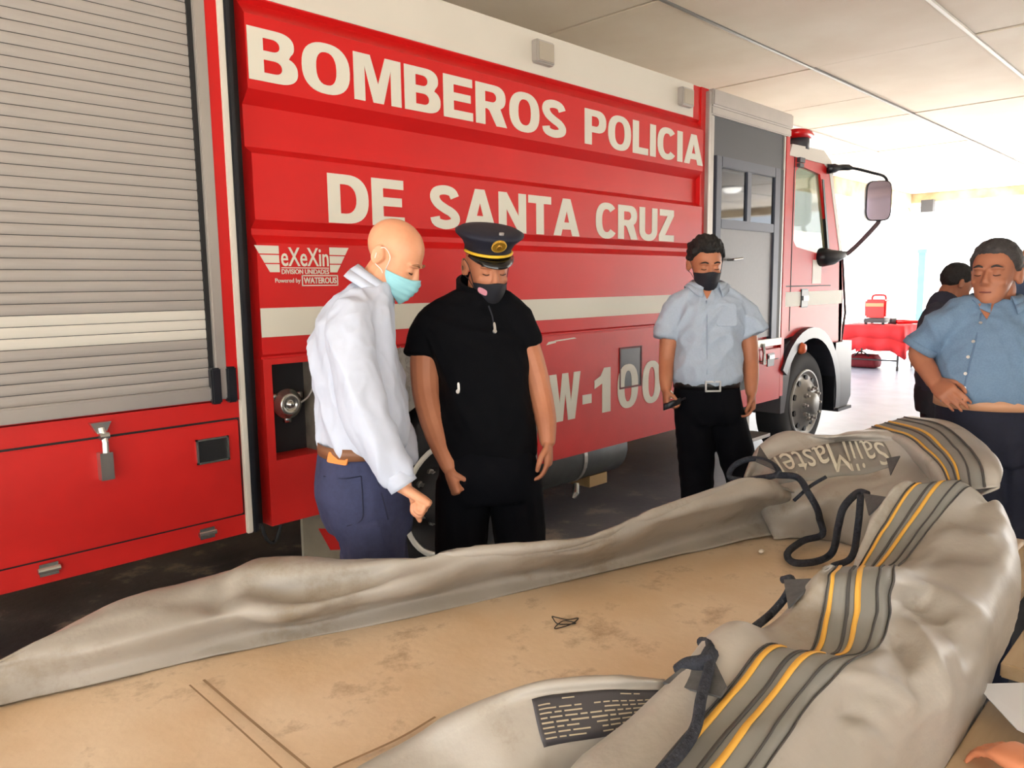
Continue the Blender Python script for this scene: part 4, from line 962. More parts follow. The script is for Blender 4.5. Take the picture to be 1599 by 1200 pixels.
def mask(par, M, m, top=-.022, low=-.122, span=80, name='face_mask', pleats=True, straps=None, nose=.016, sag=0.0, wide=1.0):
    X = lambda *p: M @ Vector(p)
    nu, nv = 36, 16; v = []; f = []
    for i in range(nv+1):
        for j in range(nu+1):
            a = math.radians(-span+2*span*j/nu); ca = abs(j/nu*2-1)
            zt = top-.004-.010*ca**2+.010*math.exp(-(a/.35)**2); zb = low+.042*ca**1.6
            z = zb+(zt-zb)*i/nv
            cy, A, B = jaw_at(max(z, -.112)); k = max(0.0, math.cos(a))
            bulge = .006+nose*math.exp(-(a/.42)**2)*math.exp(-((z+.045)/.040)**2)+.007*math.exp(-(a/.7)**2)
            if pleats: bulge += .0022*math.sin((z+.1)*2*math.pi/.021)*k
            if z < -.108: bulge -= .012*(-.108-z)/.02
            v.append(X((A*wide+bulge)*math.sin(a), cy+(B+bulge)*math.cos(a), z))
    for i in range(nv):
        for j in range(nu): k = i*(nu+1)+j; f.append((k, k+1, k+nu+2, k+nu+1))
    o = obj(name, v, f, m, par, True); solidify(o, .0016, 1)
    for s in (-1, 1):
        jj = nu if s > 0 else 0
        st = straps or m
        a = v[nv*(nu+1)+jj]; b = v[2*(nu+1)+jj]
        G().tube(cr([a, X(s*.078*wide, .015, .006), X(s*.087*wide, -.012, .024), X(s*.086*wide, -.030, .010)], 5), .0014, 6).out('ear_loop', st, o, True)
        G().tube(cr([b, X(s*.072*wide, .010, -.046), X(s*.082*wide, -.020, -.035), X(s*.086*wide, -.030, -.005)], 5), .0014, 6).out('ear_loop', st, o, True)
    return o
def hand_geo(g, w, d, pn, thumb, curl=25, sc=1.0, spread=1.0):
    """w wrist, d direction of the hand, pn palm normal (towards palm), thumb: unit side vector of the thumb"""
    w = Vector(w); d = Vector(d).normalized(); pn = Vector(pn); pn = (pn-d*pn.dot(d)).normalized(); t = d.cross(pn).normalized()
    if t.dot(Vector(thumb)) < 0: t = -t
    L = .088*sc
    g.loft([(w-d*.03*sc, t*.028*sc, pn*.021*sc, 2.2), (w, t*.029*sc, pn*.019*sc, 2.3), (w+d*.03*sc, t*.037*sc, pn*.018*sc, 2.6), (w+d*L*.75, t*.042*sc, pn*.0165*sc, 2.8), (w+d*L, t*.041*sc, pn*.0135*sc, 2.6), (w+d*(L+.006*sc), t*.034*sc, pn*.008*sc, 2.2)], 18)
    for k, (off, ln, r) in enumerate(((.031, .92, .0080), (.0105, 1.0, .0084), (-.0105, .95, .0081), (-.031, .76, .0073))):
        p = w+d*(L-.012*sc)+t*off*sc; a = 0; dirv = d.copy(); pts = [p]; rr = [r*sc*1.05]
        for seg, c in zip((.048, .029, .024), (curl*1.05, curl*1.25, curl*0.8)):
            a += math.radians(c); dv = d*math.cos(a)+pn*math.sin(a)+t*(off*0.8*spread if c < 40 else 0)
            p = p+dv.normalized()*seg*ln*sc; pts.append(p); rr.append(r*sc*(0.97 if seg > .04 else .9 if seg > .025 else .82))
        g.tube(cr(pts, 3), np.interp(np.linspace(0, 3, 10), range(4), rr), 10, round_=True)
    if curl > 60: g.ell(w+d*(L-.020*sc)+pn*.022*sc, t*.038*sc, d*.026*sc, pn*.022*sc, 16, 10)
    b = w+d*.022*sc+t*.026*sc
    c = min(curl, 60)/60
    p1 = b+(t*(.75-.35*c)+d*.6+pn*(.15+.55*c)).normalized()*.042*sc; p2 = p1+(t*(.25-.55*c)+d*.85+pn*(.1+.6*c)).normalized()*.032*sc; p3 = p2+(t*(.05-.8*c)+d*.8+pn*(.1+.4*c)).normalized()*.026*sc
    g.tube([b-d*.01*sc, b, p1, p2, p3], [.013*sc, .0145*sc, .0112*sc, .0102*sc, .0085*sc], 10, round_=True)
def limb(g, pts, rad, n=14, flat=False, fine=4):
    C = cr(pts, fine); r = np.interp(np.linspace(0, len(pts)-1, len(C)), range(len(pts)), rad)
    g.tube(C, list(r), n, round_=not flat)
def torso(g, secs, f, n=28, infl=0.0):
    f = Vector(f).normalized(); l = UP.cross(f)
    g.loft([(c, l*(a+infl), f*(b+infl), e) for c, a, b, e in secs], n)
def leg_pts(hip, foot_xy, knee_fwd, f, rk=.5):
    ank = Vector((foot_xy[0], foot_xy[1], .085)); kn = hip.lerp(ank, .5)+Vector(f)*knee_fwd; kn.z = hip.z*0.53
    return [hip, hip.lerp(kn, .5)+Vector(f)*knee_fwd*.6, kn, kn.lerp(ank, .5)-Vector(f)*.01, ank]
def shoe(par, ank, f, m=SHOE):
    f = Vector(f); f.z = 0; f.normalize(); l = UP.cross(f); a = Vector((ank.x, ank.y, 0))
    g = G().loft([(a-f*.075+UP*.03, l*.022, UP*.026, 2.5), (a-f*.06+UP*.04, l*.036, UP*.038, 2.6), (a+UP*.048, l*.040, UP*.047, 2.6), (a+f*.06+UP*.038, l*.043, UP*.037, 2.6), (a+f*.13+UP*.029, l*.048, UP*.028, 2.6), (a+f*.175+UP*.024, l*.040, UP*.023, 2.5), (a+f*.195+UP*.02, l*.020, UP*.015, 2.2)], 18)
    return g.out('shoe', m, par, True)
def belt(par, c, f, a, b, m, h=.018, e=2.2):
    f = Vector(f).normalized(); l = UP.cross(f); N = 40
    g = G(); rings = []
    for z, o_ in ((-h, 0), (-h, .004), (h, .004), (h, 0)): rings.append((c+UP*z, l*(a+o_), f*(b+o_), e))
    return g.loft(rings, N, cap=False).out('belt', m, par, True)
def collar(par, c, f, m, r=.064, h=.042, tilt=0.0, gap=22, spread=.03, back=0.0, b=None):
    """turned-down shirt collar around the neck; c centre of the neck base"""
    f = Vector(f).normalized(); l = UP.cross(f); N = 40; IN = []; OUT = []; TOP = []
    ax = (UP+f*tilt).normalized(); ff = (f-ax*ax.dot(f)).normalized(); ll = ax.cross(ff)
    for k in range(N+1):
        t = math.radians(gap+(360-2*gap)*k/N); fr = (1+math.cos(t))/2
        d = ff*math.cos(t)+ll*math.sin(t)
        pt = 1.0 if k in (0, N) else 0.0
        near = max(0, 1-min(k, N-k)/6.0)
        IN.append(c+d*(r-.004)-ax*.012-ax*.012*fr)
        TOP.append(c+d*r+ax*(h*(1-.55*fr)))
        OUT.append(c+d*(r+.026+.012*near)-ax*(.010+.018*fr+.030*near))
    if b is not None:
        for k in range(N+1):
            lo, no, _, di = b.find_nearest(OUT[k])
            if (OUT[k]-lo).dot(no) < .007: OUT[k] = lo+no*.007
    MID = [(a+c2)*.5+(a-c).normalized()*.004 for a, c2 in zip(TOP, OUT)]
    g = G(); g.strip(IN, TOP); g.strip(TOP, MID); g.strip(MID, OUT); o = g.out('collar', m, par, True); solidify(o, .003, 0); return o
def stud(name, m, par, b, px, py, w, h, t=.003, off=.001, rot=0.0, e=2.0, n=20):
    """small flat detail fixed to a surface where the pixel's ray meets it"""
    p, nr = hit(b, px, py, off)
    if p is None: return None
    u = UP-nr*nr.dot(UP); u.normalize(); r_ = u.cross(nr); c_, s_ = math.cos(rot), math.sin(rot)
    r2, u2 = r_*c_+u*s_, u*c_-r_*s_
    return G().loft([(p-nr*.002, r2*w, u2*h, e), (p+nr*t, r2*w, u2*h, e), (p+nr*(t*1.1), r2*w*.92, u2*h*.92, e)], n).out(name, m, par)
def on_path(name, m, par, b, pix, r=.0015, off=.001, n=6):
    P = [hit(b, x, y, off)[0] for x, y in pix]; P = [p for p in P if p is not None]
    if len(P) < 2: return None
    return G().tube(cr(P, 4), r, 6).out(name, m, par, True)
def hair(par, M, m, front=.062, side=.005, back=-.075, thick=.010, amp=.006, seed=0.0, scale=1.0):
    X = lambda p: M @ p
    bm = bmesh.new(); bmesh.ops.create_icosphere(bm, subdivisions=5, radius=1.0)
    keep = []
    for v in bm.verts:
        d = v.co.normalized(); p = Vector((d.x*.0765, -.014+d.y*.100, .034+d.z*.086))
        yy = p.y
        lim = front if yy > .055 else (side+(front-side)*max(0, (yy-.0)/.055)**1.5 if yy > 0 else side+(back-side)*min(1, (-yy)/.07)**1.2)
        lim += .004*noise.noise(d*9+Vector((seed, 0, 0)))
        t = thick*(0.55+0.6*max(0, d.z))+amp*noise.noise(Vector((d.x*5+seed, d.y*4, d.z*5)))
        edge = min(1.0, max(0.0, (p.z-lim)/.015))
        v.co = p+d*((t+.003)*edge-.004*(1-edge)); keep.append(p.z > lim-.012)
    dele = [v for v, k in zip(bm.verts, keep) if not k]; bmesh.ops.delete(bm, geom=dele, context='VERTS')
    for v in bm.verts: v.co = X(v.co)
    me = bpy.data.meshes.new('hair'); bm.to_mesh(me); bm.free()
    return obj('hair', None, None, m, par, True, me=me)
def skin_obj(par, g, m, Ms, voxel=.0042, dec=.5):
    me = remesh(g, voxel, 2, dec)
    if Ms is not None: face_dents(me, Ms)
    return obj('body', None, None, m, par, True, me=me)
def cloth_obj(name, par, g, m, voxel=.007, amp=.004, freq=(9, 9, 5), seed=0, smooth=4, mask=None):
    me = remesh(g, voxel, 14 if 'shirt' in name or 'top' in name or 'jacket' in name else 6)
    if amp: wrinkle(me, amp, freq, seed, mask)
    return obj(name, None, None, m, par, True, me=me)

# ---------------------------------------------------------------- bald man in the pale shirt
def px_torso(rows, D):  # rows: (px, py, a, b, dD, e)
    return [(atD(x, y, D+dd), a, b, e) for x, y, a, b, dd, e in rows]
D = 2.55; f = (RIGHT*.95+FWD*.30).normalized(); l = UP.cross(f)
base = atD(565, 780, D); bald = root('person', 'bald man in a pale long-sleeved shirt, jeans and blue surgical mask, seen from the side', 'person', (base.x, base.y, 0), 'people around the tank')
MH = head_frame(atD(616, 402, D), RIGHT*.96-FWD*.22, 34, 0, 1.0)
g = G(); head_geo(g, MH)
limb(g, [atD(574, 470, D), atD(590, 440, D), atD(606, 415, D)], [.062, .060, .058])
tb = px_torso([(566, 745, .15, .12, 0, 2.2), (566, 690, .15, .105, 0, 2.2), (566, 621, .15, .115, 0, 2.2), (556, 550, .16, .115, 0, 2.2), (557, 500, .16, .10, 0, 2.2), (568, 462, .10, .065, 0, 2)], D); torso(g, tb, f)
ar = [atD(548, 515, D-.17), atD(556, 585, D-.21), atD(572, 652, D-.23), atD(600, 708, D-.24), atD(629, 757, D-.24)]
limb(g, ar, [.045, .042, .036, .034, .027])
hd = (ar[-1]-ar[-2]).normalized()
hand_geo(g, ar[-1]+hd*.018, hd*.6+RIGHT*.6-UP*.05, -UP*.85-RIGHT*.35-FWD*.25, FWD, 76, .95)
al = [atD(566, 515, D+.17), atD(600, 590, D+.22), atD(604, 650, D+.22), atD(622, 690, D+.18), atD(632, 730, D+.12)]
limb(g, al, [.045, .042, .036, .034, .027])
for s, xx in ((-1, .09), (1, -.09)):
    hp = atD(570, 765, D)-l*(-xx); ft = (base+l*xx+f*.02); limb(g, leg_pts(hp, (ft.x, ft.y), .02, f), [.075, .068, .05, .045, .035])
skin_obj(bald, g, SKIN_L, MH, .0031, .3)
face_parts(bald, MH, mat('brow_fair', (150, 104, 74), .8))
mask(bald, MH, MASK_B, span=92, straps=mat('loop_white', (232, 232, 230), 0.7))
g = G()
tb = px_torso([(564, 700, .165, .120, 0, 2.2), (566, 688, .178, .137, 0, 2.2), (567, 665, .182, .142, 0, 2.2), (566, 621, .178, .144, 0, 2.2), (556, 573, .185, .142, 0, 2.2), (551, 535, .195, .136, 0, 2.2), (553, 503, .198, .122, 0, 2.2), (562, 474, .165, .092, 0, 2.1), (574, 455, .105, .072, 0, 2), (580, 446, .070, .064, 0, 2)], D); torso(g, tb, f)
limb(g, [atD(566, 474, D-.06), atD(553, 500, D-.13), atD(549, 535, D-.185), atD(557, 590, D-.215), atD(572, 655, D-.235), atD(600, 705, D-.24), atD(624, 749, D-.24)], [.050, .068, .072, .069, .064, .056, .043], flat=True)
limb(g, [atD(572, 474, D+.06), atD(564, 500, D+.13), atD(572, 530, D+.17), atD(600, 590, D+.22), atD(606, 650, D+.22), atD(622, 690, D+.18), atD(630, 720, D+.13)], [.050, .066, .070, .066, .062, .055, .042], flat=True)
shirt = cloth_obj('shirt', bald, g, SH_WHITE, .006, .012, (10, 10, 4.5), 2.0, 4)
bs = bvh_of(shirt)
c_ = atD(581, 447, D); collar(bald, c_, (RIGHT*.95+FWD*.1), SH_WHITE, .070, .046, tilt=.50, gap=20)
limb(gg := G(), [atD(618, 740, D-.24), atD(631, 760, D-.24)], [.047, .046], flat=True); gg.out('cuff', SH_WHITE, bald, True)
g = G()
tb = px_torso([(563, 696, .165, .128, 0, 2.2), (566, 730, .178, .146, 0, 2.2), (568, 765, .185, .155, 0, 2.2), (574, 800, .185, .148, 0, 2.2), (578, 825, .17, .13, 0, 2.2)], D); torso(g, tb, f)
an = []
for xx in (.095, -.095):
    hp = atD(574, 795, D)+l*xx; ft = base+l*xx*1.1+f*.03; lp = leg_pts(hp, (ft.x, ft.y), .01, f); an.append(lp[-1]); limb(g, lp[:-1]+[lp[-1]-UP*.03], [.104, .098, .082, .072, .066], flat=True)
jeans = cloth_obj('jeans', bald, g, JEANS, .007, .006, (12, 12, 8), 5.0)
bj = bvh_of(jeans)
for a_ in an: shoe(bald, a_, f)
belt(bald, atD(563.5, 697, D)+UP*.006, f, .174, .137, BELT_BR, .019)
stud('belt_patch', mat('orange_patch', (236, 136, 60), 0.6), jeans, bj, 529, 717, .036, .017, .004, .004, -.1, 8)
STITCH = mat('stitch', (36, 40, 64), 0.9)
on_path('pocket_seam', STITCH, jeans, bj, [(506, 744), (535, 748), (564, 744)], .002)
on_path('pocket_seam', STITCH, jeans, bj, [(564, 744), (566, 780), (565, 812), (542, 822)], .0018)
on_path('side_seam', STITCH, jeans, bj, [(588, 746), (598, 780), (606, 812)], .0018)
on_path('belt_loop', JEANS, jeans, bj, [(561, 702), (562, 720)], .005)

# ---------------------------------------------------------------- officer with the peaked cap
D = 2.8; f = (RIGHT*.22-FWD*.97).normalized(); l = UP.cross(f)
base = atD(763, 760, D); off = root('person', 'man in a black zipped top, dark mask and peaked cap with gold badge', 'person', (base.x, base.y, 0), 'people around the tank')
MH = head_frame(atD(761, 416, D-.02), RIGHT*.34-FWD*.94, 16, 0, .98)
g = G(); head_geo(g, MH)
limb(g, [atD(754, 490, D+.03), atD(756, 465, D+.03), atD(758, 435, D+.01)], [.066, .064, .062])
tb = px_torso([(764, 750, .15, .11, 0, 2.2), (760, 690, .15, .12, 0, 2.2), (757, 620, .145, .12, 0, 2.2), (748, 560, .16, .11, 0, 2.2), (745, 515, .16, .09, 0, 2.2), (750, 482, .10, .07, 0, 2)], D); torso(g, tb, f)
ra = [atD(670, 515, D), atD(665, 565, D), atD(668, 622, D-.02), atD(684, 680, D-.06), atD(702, 728, D-.10)]
limb(g, ra, [.056, .058, .052, .046, .032], fine=5)
hand_geo(g, ra[-1]+UP*-.012, (ra[-1]-ra[-2]).normalized()*.8-UP*.45, RIGHT*.8+FWD*.35, -FWD*.9+RIGHT*.2, 78, 1.0)
la = [atD(812, 512, D), atD(829, 560, D+.02), atD(843, 612, D+.02), atD(852, 655, D-.01), atD(855, 688, D-.03)]
limb(g, la, [.050, .048, .045, .040, .030], fine=5)
hand_geo(g, la[-1]-UP*.005, -UP*.98-FWD*.1+RIGHT*.02, -RIGHT*.95+FWD*.2, -FWD*.9-RIGHT*.35, 22, .95)
for xx in (.095, -.095):
    hp = atD(764, 755, D)+l*xx; ft = base+l*xx*1.6+f*.0; limb(g, leg_pts(hp, (ft.x, ft.y), .02, f), [.08, .07, .05, .045, .035])
skin_obj(off, g, SKIN_T, MH, .0031, .3)
face_parts(off, MH, mat('brow_black', (32, 24, 22), .8))
mk = mask(off, MH, MASK_K, top=-.036, low=-.130, pleats=False, nose=.020)
g = G()
tb = px_torso([(763, 712, .172, .13, 0, 2.3), (762, 690, .176, .142, 0, 2.3), (759, 640, .166, .146, 0, 2.3), (756, 590, .162, .138, 0, 2.3), (748, 545, .178, .126, 0, 2.3), (742, 515, .182, .108, 0, 2.3), (744, 493, .150, .088, 0, 2.2), (749, 470, .110, .082, .01, 2), (752, 455, .090, .078, .015, 2)], D); torso(g, tb, f)
limb(g, [atD(728, 470, D), atD(695, 490, D), atD(674, 512, D), atD(665, 535, D), atD(661, 557, D)], [.050, .058, .064, .067, .070], flat=True, fine=5)
limb(g, [atD(772, 470, D), atD(797, 487, D), atD(811, 507, D), atD(818, 525, D+.01), atD(823, 541, D+.015)], [.050, .056, .058, .057, .056], flat=True, fine=5)
top = cloth_obj('zip_top', off, g, SH_BLACK, .007, .007, (9, 9, 6), 9.0)
bt = bvh_of(top)
# stand collar, higher at the back
cg = G(); c_ = atD(752, 462, D+.02); N = 40; rings = [[], [], [], []]
for k in range(N+1):
    t = math.radians(14+332*k/N); fr = (1+math.cos(t))/2; d = f*math.cos(t)+l*math.sin(t)
    h = .088-.070*fr; r_ = .088
    rings[0].append(c_+d*(r_+.006)-UP*(.035)); rings[1].append(c_+d*(r_+.004)+UP*h); rings[2].append(c_+d*(r_-.012)+UP*(h+.004)); rings[3].append(c_+d*(r_-.014)-UP*.03)
for a, b in zip(rings, rings[1:]): cg.strip(a, b)
cl = cg.out('stand_collar', SH_BLACK, off, True)
stud('zip_pull', ZIPM, top, bt, 772, 512, .0045, .018, .004, .003, 0, 3); stud('zip_pull', ZIPM, top, bt, 717, 605, .0045, .016, .004, .003, .12, 3)
stud('pull_ring', ZIPM, top, bt, 772, 519, .007, .008, .004, .004); stud('pull_ring', ZIPM, top, bt, 716, 612, .007, .008, .004, .004)
on_path('zip', mat('zip_dark', (40, 42, 52), .5), top, bt, [(763, 478), (768, 492), (771, 508)], .003)
bk = bvh_of(mk)
stud('mask_patch', mat('pink_patch', (222, 150, 165), 0.7), mk, bk, 754, 455, .021, .012, .002, .001, -.4, 3)
g = G()
tb = px_torso([(762, 690, .165, .130, 0, 2.2), (763, 720, .178, .142, 0, 2.2), (764, 752, .18, .14, 0, 2.2), (765, 775, .165, .125, 0, 2.2)], D); torso(g, tb, f)
an = []
for xx in (.092, -.092):
    hp = atD(764, 748, D)+l*xx; ft = base+l*xx*1.75; lp = leg_pts(hp, (ft.x, ft.y), .01, f); an.append(lp[-1]); limb(g, lp[:-1]+[lp[-1]-UP*.03], [.100, .095, .080, .074, .070], flat=True)
cloth_obj('trousers', off, g, TR_BLACK, .008, .004, (9, 9, 6), 3.0)
for a_ in an: shoe(off, a_, f)
# cap
X = lambda *p: MH @ Vector(p); dv = lambda *p: MH.to_3x3() @ Vector(p)
CAPN = mat('cap_navy', (20, 24, 42), 0.7); CAPV = mat('cap_visor', (20, 20, 20), 0.15)
cz, cy_ = .048, -.012
cap = G().loft([(X(0, cy_, cz), dv(.083, 0, 0), dv(0, .107, 0), 2), (X(0, cy_+.003, cz+.024), dv(.084, 0, 0), dv(0, .108, 0), 2), (X(0, cy_+.006, cz+.046), dv(.095, 0, 0), dv(0, .118, 0), 2), (X(0, cy_+.010, cz+.070), dv(.122, 0, 0), dv(0, .140, 0), 2), (X(0, cy_+.010, cz+.080), dv(.124, 0, 0), dv(0, .142, 0), 2), (X(0, cy_+.008, cz+.090), dv(.105, 0, 0), dv(0, .122, 0), 2), (X(0, cy_+.006, cz+.094), dv(.06, 0, 0), dv(0, .07, 0), 2)], 40).out('peaked_cap', CAPN, off, True)
A = []; B = []; C_ = []
for k in range(25):
    t = math.radians(-68+136*k/24); A.append(X(.084*math.sin(t), cy_+.106*math.cos(t), cz+.004)); q_ = math.cos(t*90/68*.98)
    B.append(X(.094*math.sin(t), cy_+.108*math.cos(t)+.042*max(0, q_), cz-.002-.022*max(0, q_)**.8))
g = G(); g.strip(A, B); vo = g.out('visor', CAPV, cap, True); solidify(vo, .004, 0)
G().tube(cr([X(.0865*math.sin(math.radians(t)), cy_+.1105*math.cos(math.radians(t)), cz+.010) for t in range(-88, 89, 11)], 2), .0055, 8).out('chin_cord', mat('cord_yellow', (236, 190, 50), .5), cap, True)
bc_ = bvh_of(cap)
bd = stud('badge', GOLD, cap, bc_, 779, 383, .024, .033, .006, .003, 0, 2, 28)
stud('badge_knob', ZIPM, bd, bc_, 783, 368, .009, .006, .006, .003)
if bd:
    p, nr = hit(bc_, 779, 383, .010); u = (UP-nr*nr.dot(UP)).normalized(); r_ = u.cross(nr); gg = G()
    for k in range(28):
        t = 2*math.pi*k/28; d = r_*math.cos(t)*.024+u*math.sin(t)*.033; gg.ell(p+d-nr*.002, r_*.003, u*.003, nr*.003, 8, 6)
    gg.out('badge_wreath', GOLD, bd, True, kind='stuff')
    G().loft([(p, r_*.010, u*.016, 2), (p+nr*.004, r_*.008, u*.013, 2)], 20).out('badge_shield', mat('gold_dark', (176, 128, 44), .4, .5), bd)

# ---------------------------------------------------------------- man in the light blue short-sleeved shirt
D = 3.75; f = (-FWD+RIGHT*.03).normalized(); l = UP.cross(f)
base = atD(1105, 650, D); m3 = root('person', 'man in a light blue short-sleeved shirt, black trousers and black mask by the truck door', 'person', (base.x, base.y, 0), 'people around the tank')
MH = head_frame(atD(1102, 412, D-.02), RIGHT*.03-FWD, 14, 0, .98)
g = G(); head_geo(g, MH)
limb(g, [atD(1103, 480, D+.03), atD(1103, 462, D+.03), atD(1103, 440, D+.01)], [.062, .060, .058])
tb = px_torso([(1105, 640, .14, .10, 0, 2.2), (1103, 590, .14, .105, 0, 2.2), (1103, 540, .145, .105, 0, 2.2), (1108, 500, .15, .10, 0, 2.2), (1109, 470, .14, .085, 0, 2.2), (1106, 455, .08, .06, 0, 2)], D); torso(g, tb, f)
ra = [atD(1048, 500, D), atD(1044, 530, D), atD(1041, 565, D), atD(1040, 590, D-.04), atD(1040, 607, D-.06)]
limb(g, ra, [.045, .044, .038, .034, .027], fine=5)
hand_geo(g, ra[-1], -UP*.95-FWD*.25, RIGHT*.9, -FWD*.9+RIGHT*.3, 55, .92)
la = [atD(1160, 500, D), atD(1168, 530, D+.01), atD(1172, 565, D+.01), atD(1173, 592, D-.02), atD(1173, 612, D-.04)]
limb(g, la, [.047, .046, .040, .036, .028], fine=5)
hand_geo(g, la[-1], -UP*.97-FWD*.15, -RIGHT*.9, -FWD*.9-RIGHT*.3, 30, .95)
lt_, rt_ = atD(1093, 760, D), atD(1180, 725, D-.25)
f1 = Vector((atD(1094, 770, D).x, atD(1094, 770, D).y, 0)); f2 = Vector((atD(1214, 740, D-.05).x, atD(1214, 740, D-.05).y, 0))
h1, h2 = atD(1083, 640, D), atD(1130, 640, D)
for h_, ft in ((h1, f1), (h2, f2)): limb(g, leg_pts(h_, (ft.x, ft.y), .02, f), [.072, .065, .048, .042, .034])
skin_obj(m3, g, SKIN_T, MH, .005)
face_parts(m3, MH, mat('brow_black', (32, 24, 22), .8))
mask(m3, MH, MASK_K, top=-.020, low=-.128, pleats=False, nose=.018)
hair(m3, MH, HAIR, front=.066, side=.012, back=-.06, thick=.018, amp=.012, seed=3)
g = G()
tb = px_torso([(1103, 600, .148, .118, 0, 2.3), (1103, 590, .162, .136, 0, 2.3), (1102, 570, .168, .142, 0, 2.3), (1104, 535, .156, .130, 0, 2.3), (1108, 500, .166, .120, 0, 2.3), (1110, 478, .166, .102, 0, 2.3), (1109, 464, .130, .085, 0, 2.2), (1106, 454, .095, .074, .01, 2), (1104, 448, .070, .064, .015, 2)], D); torso(g, tb, f)
limb(g, [atD(1088, 458, D), atD(1068, 470, D), atD(1055, 485, D), atD(1045, 506, D), atD(1039, 528, D)], [.042, .052, .056, .057, .058], flat=True, fine=5)
limb(g, [atD(1122, 458, D), atD(1146, 470, D), atD(1159, 484, D), atD(1168, 502, D), atD(1176, 521, D)], [.042, .052, .058, .064, .071], flat=True, fine=5)
shirt = cloth_obj('shirt', m3, g, SH_BLUE, .007, .010, (10, 10, 7), 14.0)
bs = bvh_of(shirt)
collar(m3, atD(1104, 446, D+.005), f, SH_BLUE, .074, .030, gap=26, b=bs)
def skin_v(par, b, pix, m):
    P_ = [hit(b, x, y, .003)[0] for x, y in pix]
    if all(p_ is not None for p_ in P_): o_ = G().add(P_, [tuple(range(len(P_)))]).out('open_neck', m, par); solidify(o_, .002, 0)
skin_v(m3, bs, [(1097, 452), (1104, 450), (1112, 452), (1109, 460), (1104, 468), (1100, 460)], SKIN_T)
on_path('placket', mat('placket', (158, 172, 192), .8), shirt, bs, [(1103, 470), (1104, 510), (1104, 550), (1104, 585)], .003)
stud('breast_pocket', SH_BLUE, shirt, bs, 1134, 492, .048, .055, .002, .0005, 0, 8)
g = G()
tb = px_torso([(1103, 592, .150, .122, 0, 2.2), (1104, 615, .160, .13, 0, 2.2), (1106, 640, .165, .13, 0, 2.2), (1108, 658, .15, .115, 0, 2.2)], D); torso(g, tb, f)
an = []
for h_, ft in ((h1, f1), (h2, f2)):
    lp = leg_pts(h_, (ft.x, ft.y), .02, f); an.append(lp[-1]); limb(g, lp[:-1]+[lp[-1]-UP*.03], [.092, .086, .072, .066, .062], flat=True)
tr_ = cloth_obj('trousers', m3, g, TR_BLACK, .009, .004, (9, 9, 6), 6.0)
for a_ in an: shoe(m3, a_, f)
bl = belt(m3, atD(1103, 598, D), f, .156, .129, BELT_BK, .019)
bb = bvh_of(bl)
bcen = atD(1103, 598, D)+f*.138+l*-.008
for a_, w_, h_ in ((-l*.034, .004, .024), (l*.034, .004, .024), (UP*.022, .036, .004), (-UP*.022, .036, .004)): G().obox(bcen+a_, l*w_, UP*h_, f*.004).out('buckle', ZIPM, bl)
p = atD(1046, 632, D-.10)
rd = root('phone', 'small dark phone held in the right hand of the man in light blue', 'phone', p)
G().loft([(p-RIGHT*.03-UP*.012, UP*.016, FWD*.012, 4), (p+RIGHT*.005, UP*.017, FWD*.013, 4), (p+RIGHT*.05+UP*.018, UP*.014, FWD*.010, 4)], 16).out('casing', BLACK_G, rd, True)
G().tube([p+RIGHT*.045+UP*.018, p+RIGHT*.075+UP*.03], [.006, .005]).out('aerial', BLACK_G, rd, True)

# ---------------------------------------------------------------- man in the blue shirt with a hand on his hip
D = 2.95; f = (-FWD*.93-RIGHT*.28).normalized(); l = UP.cross(f)
base = atD(1550, 640, D); m4 = root('person', 'grey-haired man in a blue shirt with rolled sleeves, hand on hip, at the right', 'person', (base.x, base.y, 0), 'people around the tank')
MH = head_frame(atD(1553, 428, D-.02), -RIGHT*.72-FWD*.66, -2, 0, 1.0)
g = G(); head_geo(g, MH)
limb(g, [atD(1552, 500, D+.03), atD(1553, 480, D+.03), atD(1556, 450, D+.02)], [.070, .068, .066])
tb = px_torso([(1548, 690, .16, .13, 0, 2.2), (1546, 620, .165, .15, 0, 2.2), (1546, 570, .165, .15, 0, 2.2), (1548, 520, .165, .125, 0, 2.2), (1552, 485, .10, .07, 0, 2)], D); torso(g, tb, f)
ra = [atD(1472, 505, D), atD(1450, 530, D+.03), atD(1436, 553, D+.05), atD(1450, 580, D), atD(1461, 599, D-.04)]
limb(g, ra, [.050, .046, .042, .036, .029], fine=5)
hand_geo(g, ra[-1], (atD(1484, 617, D-.13)-ra[-1]), FWD*.75+RIGHT*.3-UP*.1, UP*.9+RIGHT*.3, 24, .95)
la = [atD(1628, 510, D), atD(1640, 560, D), atD(1640, 610, D), atD(1622, 645, D-.06), atD(1606, 662, D-.1)]
limb(g, la, [.050, .046, .042, .036, .029], fine=5)
hand_geo(g, la[-1], -RIGHT*.25-UP*.9, -RIGHT*.3+FWD*.6, -RIGHT*.9, 30, .95)
h1, h2 = atD(1520, 690, D), atD(1580, 690, D)
for h_ in (h1, h2): limb(g, leg_pts(h_, (h_.x, h_.y), .02, f), [.08, .07, .052, .045, .036])
skin_obj(m4, g, SKIN_D, MH, .005)
face_parts(m4, MH, HAIR_G)
hair(m4, MH, HAIR_G, front=.070, side=.006, back=-.06, thick=.012, amp=.005, seed=8)
g = G()
tb = px_torso([(1546, 628, .178, .155, 0, 2.3), (1545, 612, .192, .176, 0, 2.3), (1545, 590, .196, .185, 0, 2.3), (1545, 550, .188, .172, 0, 2.3), (1548, 518, .198, .145, 0, 2.3), (1551, 497, .186, .115, 0, 2.3), (1553, 483, .145, .092, 0, 2.2), (1554, 474, .095, .080, .01, 2), (1555, 469, .078, .072, .015, 2)], D); torso(g, tb, f)
limb(g, [atD(1526, 482, D), atD(1498, 492, D), atD(1478, 506, D), atD(1456, 524, D+.02), atD(1437, 543, D+.045)], [.050, .060, .066, .062, .058], flat=True, fine=5)
